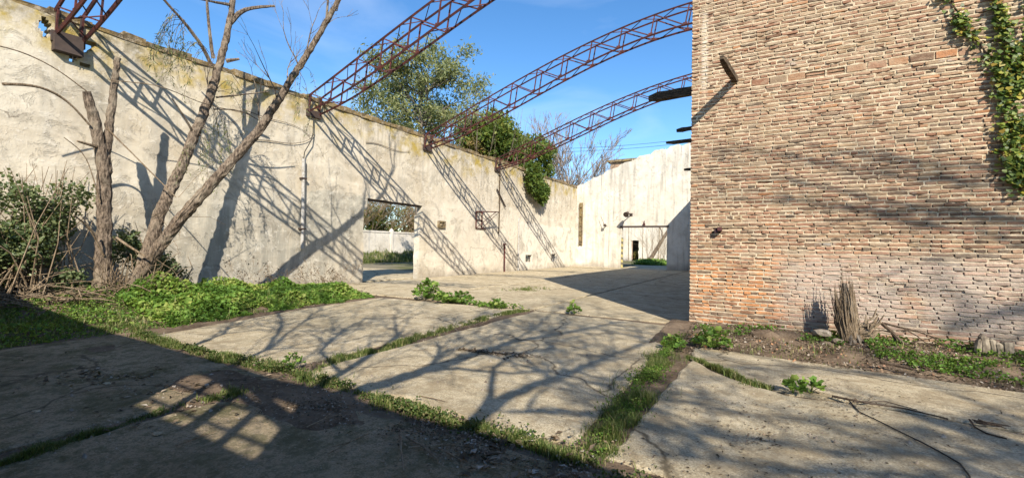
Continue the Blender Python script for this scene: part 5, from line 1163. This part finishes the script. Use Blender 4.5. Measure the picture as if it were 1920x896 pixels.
P = strip_pts(3000, -1.2, 7, 7.7, 9.7, 8, -.1); tag(blades('strip_grass', P, .07, M['grass'], None, .005, .8, rng.random(len(P))*.6+.4), 'thin dry grass on the soil strip by brick wall', 'grass', kind='stuff')
P = strip_pts(9000, -1.3, 7, 7.4, 9.75, 6, -.25); P[:, 2] += .012; tag(leaf_cloud('leaf_litter', P, .045, M['litter'], None, .6, 2.5), 'dead leaves scattered over the soil strip by brick wall', 'leaf litter', kind='stuff')
def litter(n, pts, w, seed, size, lb, zoff=.012):
    P = along(pts, n, w, seed, 2.2, .25); P[:, 2] = np.array([max(0, dirt_h(a, b)) if (-8.6 < a < -.8 and 1.2 < b < 3.9) else 0 for a, b in P[:, :2]])+zoff; tag(leaf_cloud('leaf_litter', P, size, M['litter'], None, .5, 3.5), lb, 'leaf litter', kind='stuff')
litter(2600, G2((520, 740), (650, 780), (800, 810), (960, 850), (1080, 890)), .24, 12, .028, 'dead leaves and bits along the shaded front joint')
litter(170, G2((900, 860), (980, 850), (1060, 890)), .18, 13, .09, 'larger pale dead leaves at the bottom near the front joint')
litter(500, G2((860, 655), (1000, 672)), .14, 15, .05, 'small patch of dead grass on the sunlit middle slab', .006)
litter(350, G2((90, 700), (420, 720), (230, 780)), .5, 16, .06, 'leaves dotted over the shaded front left slab', .006)
litter(700, G2((1130, 890), (1300, 870), (1500, 800), (1700, 740)), .7, 17, .03, 'tiny bits of litter over the right sunlit slab', .006)
# twigs lying on the floor, one by one
TG = 'twigs lying on the shaded front floor'
def twig(a, b, r, label, bend=.03, z=.02, group=TG, mat='dry_stick', side=True):
    p_ = Vector(GP(*a, z)); q = Vector(GP(*b, z)); m_ = p_.lerp(q, .5)+Vector((rnd.uniform(-bend, bend), rnd.uniform(-bend, bend), .008)); st = [([p_, m_, q], r, r*.5)]
    if side: st.append(([m_, m_+(q-p_)*.25+Vector((rnd.uniform(-.08, .08), rnd.uniform(-.08, .08), .01))], r*.6, r*.3))
    stick_thing('fallen_twig', st, M[mat], label, 'twig', group)
twig((750, 812), (757, 880), .010, 'upright lying twig left of centre at the bottom edge', .01, .03)
twig((762, 818), (822, 862), .011, 'twig slanting right from the upright lying one', .02, .03)
twig((765, 838), (890, 836), .007, 'thin level twig crossing the shaded dirt', .02, .03)
twig((835, 845), (895, 880), .009, 'bark strip twig right of the slanting twig', .02, .03)
twig((690, 812), (615, 850), .007, 'thin twig left of the upright lying twig', .03, .03)
twig((920, 865), (985, 882), .007, 'pale twig near the larger dead leaves', .02, .03)
twig((575, 800), (640, 775), .006, 'small twig on dark dirt beside front grass joint', .02, .03)
twig((790, 742), (835, 752), .006, 'reddish twig on sunlit slab edge by the front joint', .02, .01, None)
twig((330, 835), (405, 808), .006, 'thin pale stick on the shaded left slab near dark grass line', .02, .02, None)
stick_thing('black_cable', [([GP(1592, 750, .015), GP(1612, 772, .012), GP(1650, 790, .012), GP(1700, 815, .012), GP(1760, 845, .012), GP(1800, 868, .012), GP(1818, 892, .012), GP(1822, 915, .012)], .0065, .006)], M['cable'], 'thin black cable snaking over the right sunlit slab', 'cable')
stick_thing('fallen_branch', [([GP(1560, 742, .03), GP(1620, 754, .03), GP(1700, 766, .03), GP(1778, 785, .02)], .012, .006), ([GP(1600, 752, .03), GP(1660, 752, .04), GP(1720, 768, .03)], .009, .004)], M['dark_twig'], 'long thin branch lying along the slab crack')
stick_thing('fallen_branch', [([GP(1818, 786, .015), GP(1828, 800, .015), GP(1850, 812, .012), GP(1888, 822, .012)], .009, .006)]+[([GP(1822+k*4, 786+(k % 3)*3, .02), GP(1875+k*4, 797+(k % 4)*2, .02)], .006, .003) for k in range(6)], M['dark_twig'], 'bundle of twigs with curved stem on right slab')
# loose white flakes of render on the shaded left slab
for k, (x, y, lb) in enumerate(((68, 770, 'pale flake of render on the shaded slab at left'), (200, 718, 'larger pale flake of render farther back on the shaded slab'), (295, 812, 'small pale flake of render by dark grass line'))):
    c_ = GP(x, y, .008); rock('render_flake', c_, (.07 if k == 1 else .045, .03, .008), M['slab'], lb, 'render flakes on the shaded slab')['category'] = 'debris'

# grit and small gravel on the near slabs
def chips(name, c_, sz, mat, label, cat):
    n_ = len(c_); dv = np.array([[1, 0, -.5], [-.5, .87, -.5], [-.5, -.87, -.5], [0, 0, .8], [.3, .3, .6]]); an = rng.uniform(0, 6.28, n_)
    V = np.stack([c_+np.stack([(d[0]*np.cos(an)-d[1]*np.sin(an))*sz*rng.uniform(.6, 1.4, n_), (d[0]*np.sin(an)+d[1]*np.cos(an))*sz*rng.uniform(.6, 1.4, n_), np.full(n_, d[2])*sz*rng.uniform(.7, 1.2, n_)], 1) for d in dv], 1)
    b_ = (np.arange(n_)*5)[:, None]; F = np.concatenate([b_+np.array([f_]) for f_ in ([0, 1, 4], [1, 3, 4], [1, 2, 3], [2, 0, 3], [0, 4, 3])])
    tag(np_mesh(name, V.reshape(-1, 3), F, np.repeat(rng.random(n_), 5), mat), label, cat, kind='stuff')
P = strip_pts(900, -1.2, 7, 7.6, 9.7, 12, -.05); chips('brick_rubble', P, rng.uniform(.012, .04, len(P)), M['brick'], 'crumbled brick bits along the soil strip', 'rubble')
P = strip_pts(700, -1.2, 7, 7.4, 9.6, 13, -.05); chips('stone_rubble', P, rng.uniform(.01, .03, len(P)), M['stone'], 'small pale stones mixed into the soil strip', 'rubble')
P = bed_points(2500, -13.9, -9.3, 2.0, 10, .02, 15); P[:, 2] += .01; tag(leaf_cloud('leaf_litter', P, .06, M['litter'], None, .5, 2.5), 'dead leaves among the weeds of the soil bed', 'leaf litter', kind='stuff')
n_ = 4200; gx = rng.uniform(-9, 6, n_); gy = rng.uniform(0.8, 8.5, n_); kk = np.array([noise.noise(Vector((a*.9, b*.9, 9))) for a, b in zip(gx, gy)]); ok = (kk > -.05) & ~((gx > -1.7) & (gx < -.95) & (gy > 3.2)); gx, gy = gx[ok], gy[ok]; n_ = len(gx)
sz = rng.uniform(.004, .013, n_)*np.where(rng.random(n_) < .06, 2.2, 1); c_ = np.stack([gx, gy, sz*.35], 1)
dv = np.array([[1, 0, -.5], [-.5, .87, -.5], [-.5, -.87, -.5], [0, 0, .8]]); an = rng.uniform(0, 6.28, n_)
V = np.stack([c_+np.stack([(d[0]*np.cos(an)-d[1]*np.sin(an))*sz*rng.uniform(.6, 1.4, n_), (d[0]*np.sin(an)+d[1]*np.cos(an))*sz*rng.uniform(.6, 1.4, n_), np.full(n_, d[2])*sz], 1) for d in dv], 1)
b_ = (np.arange(n_)*4)[:, None]; F = np.concatenate([b_+np.array([f_]) for f_ in ([0, 1, 3], [1, 2, 3], [2, 0, 3])])
tag(np_mesh('grit', V.reshape(-1, 3), F, np.repeat(rng.random(n_), 4), M['stone']), 'grit and small gravel scattered on the near slabs', 'gravel', kind='stuff')
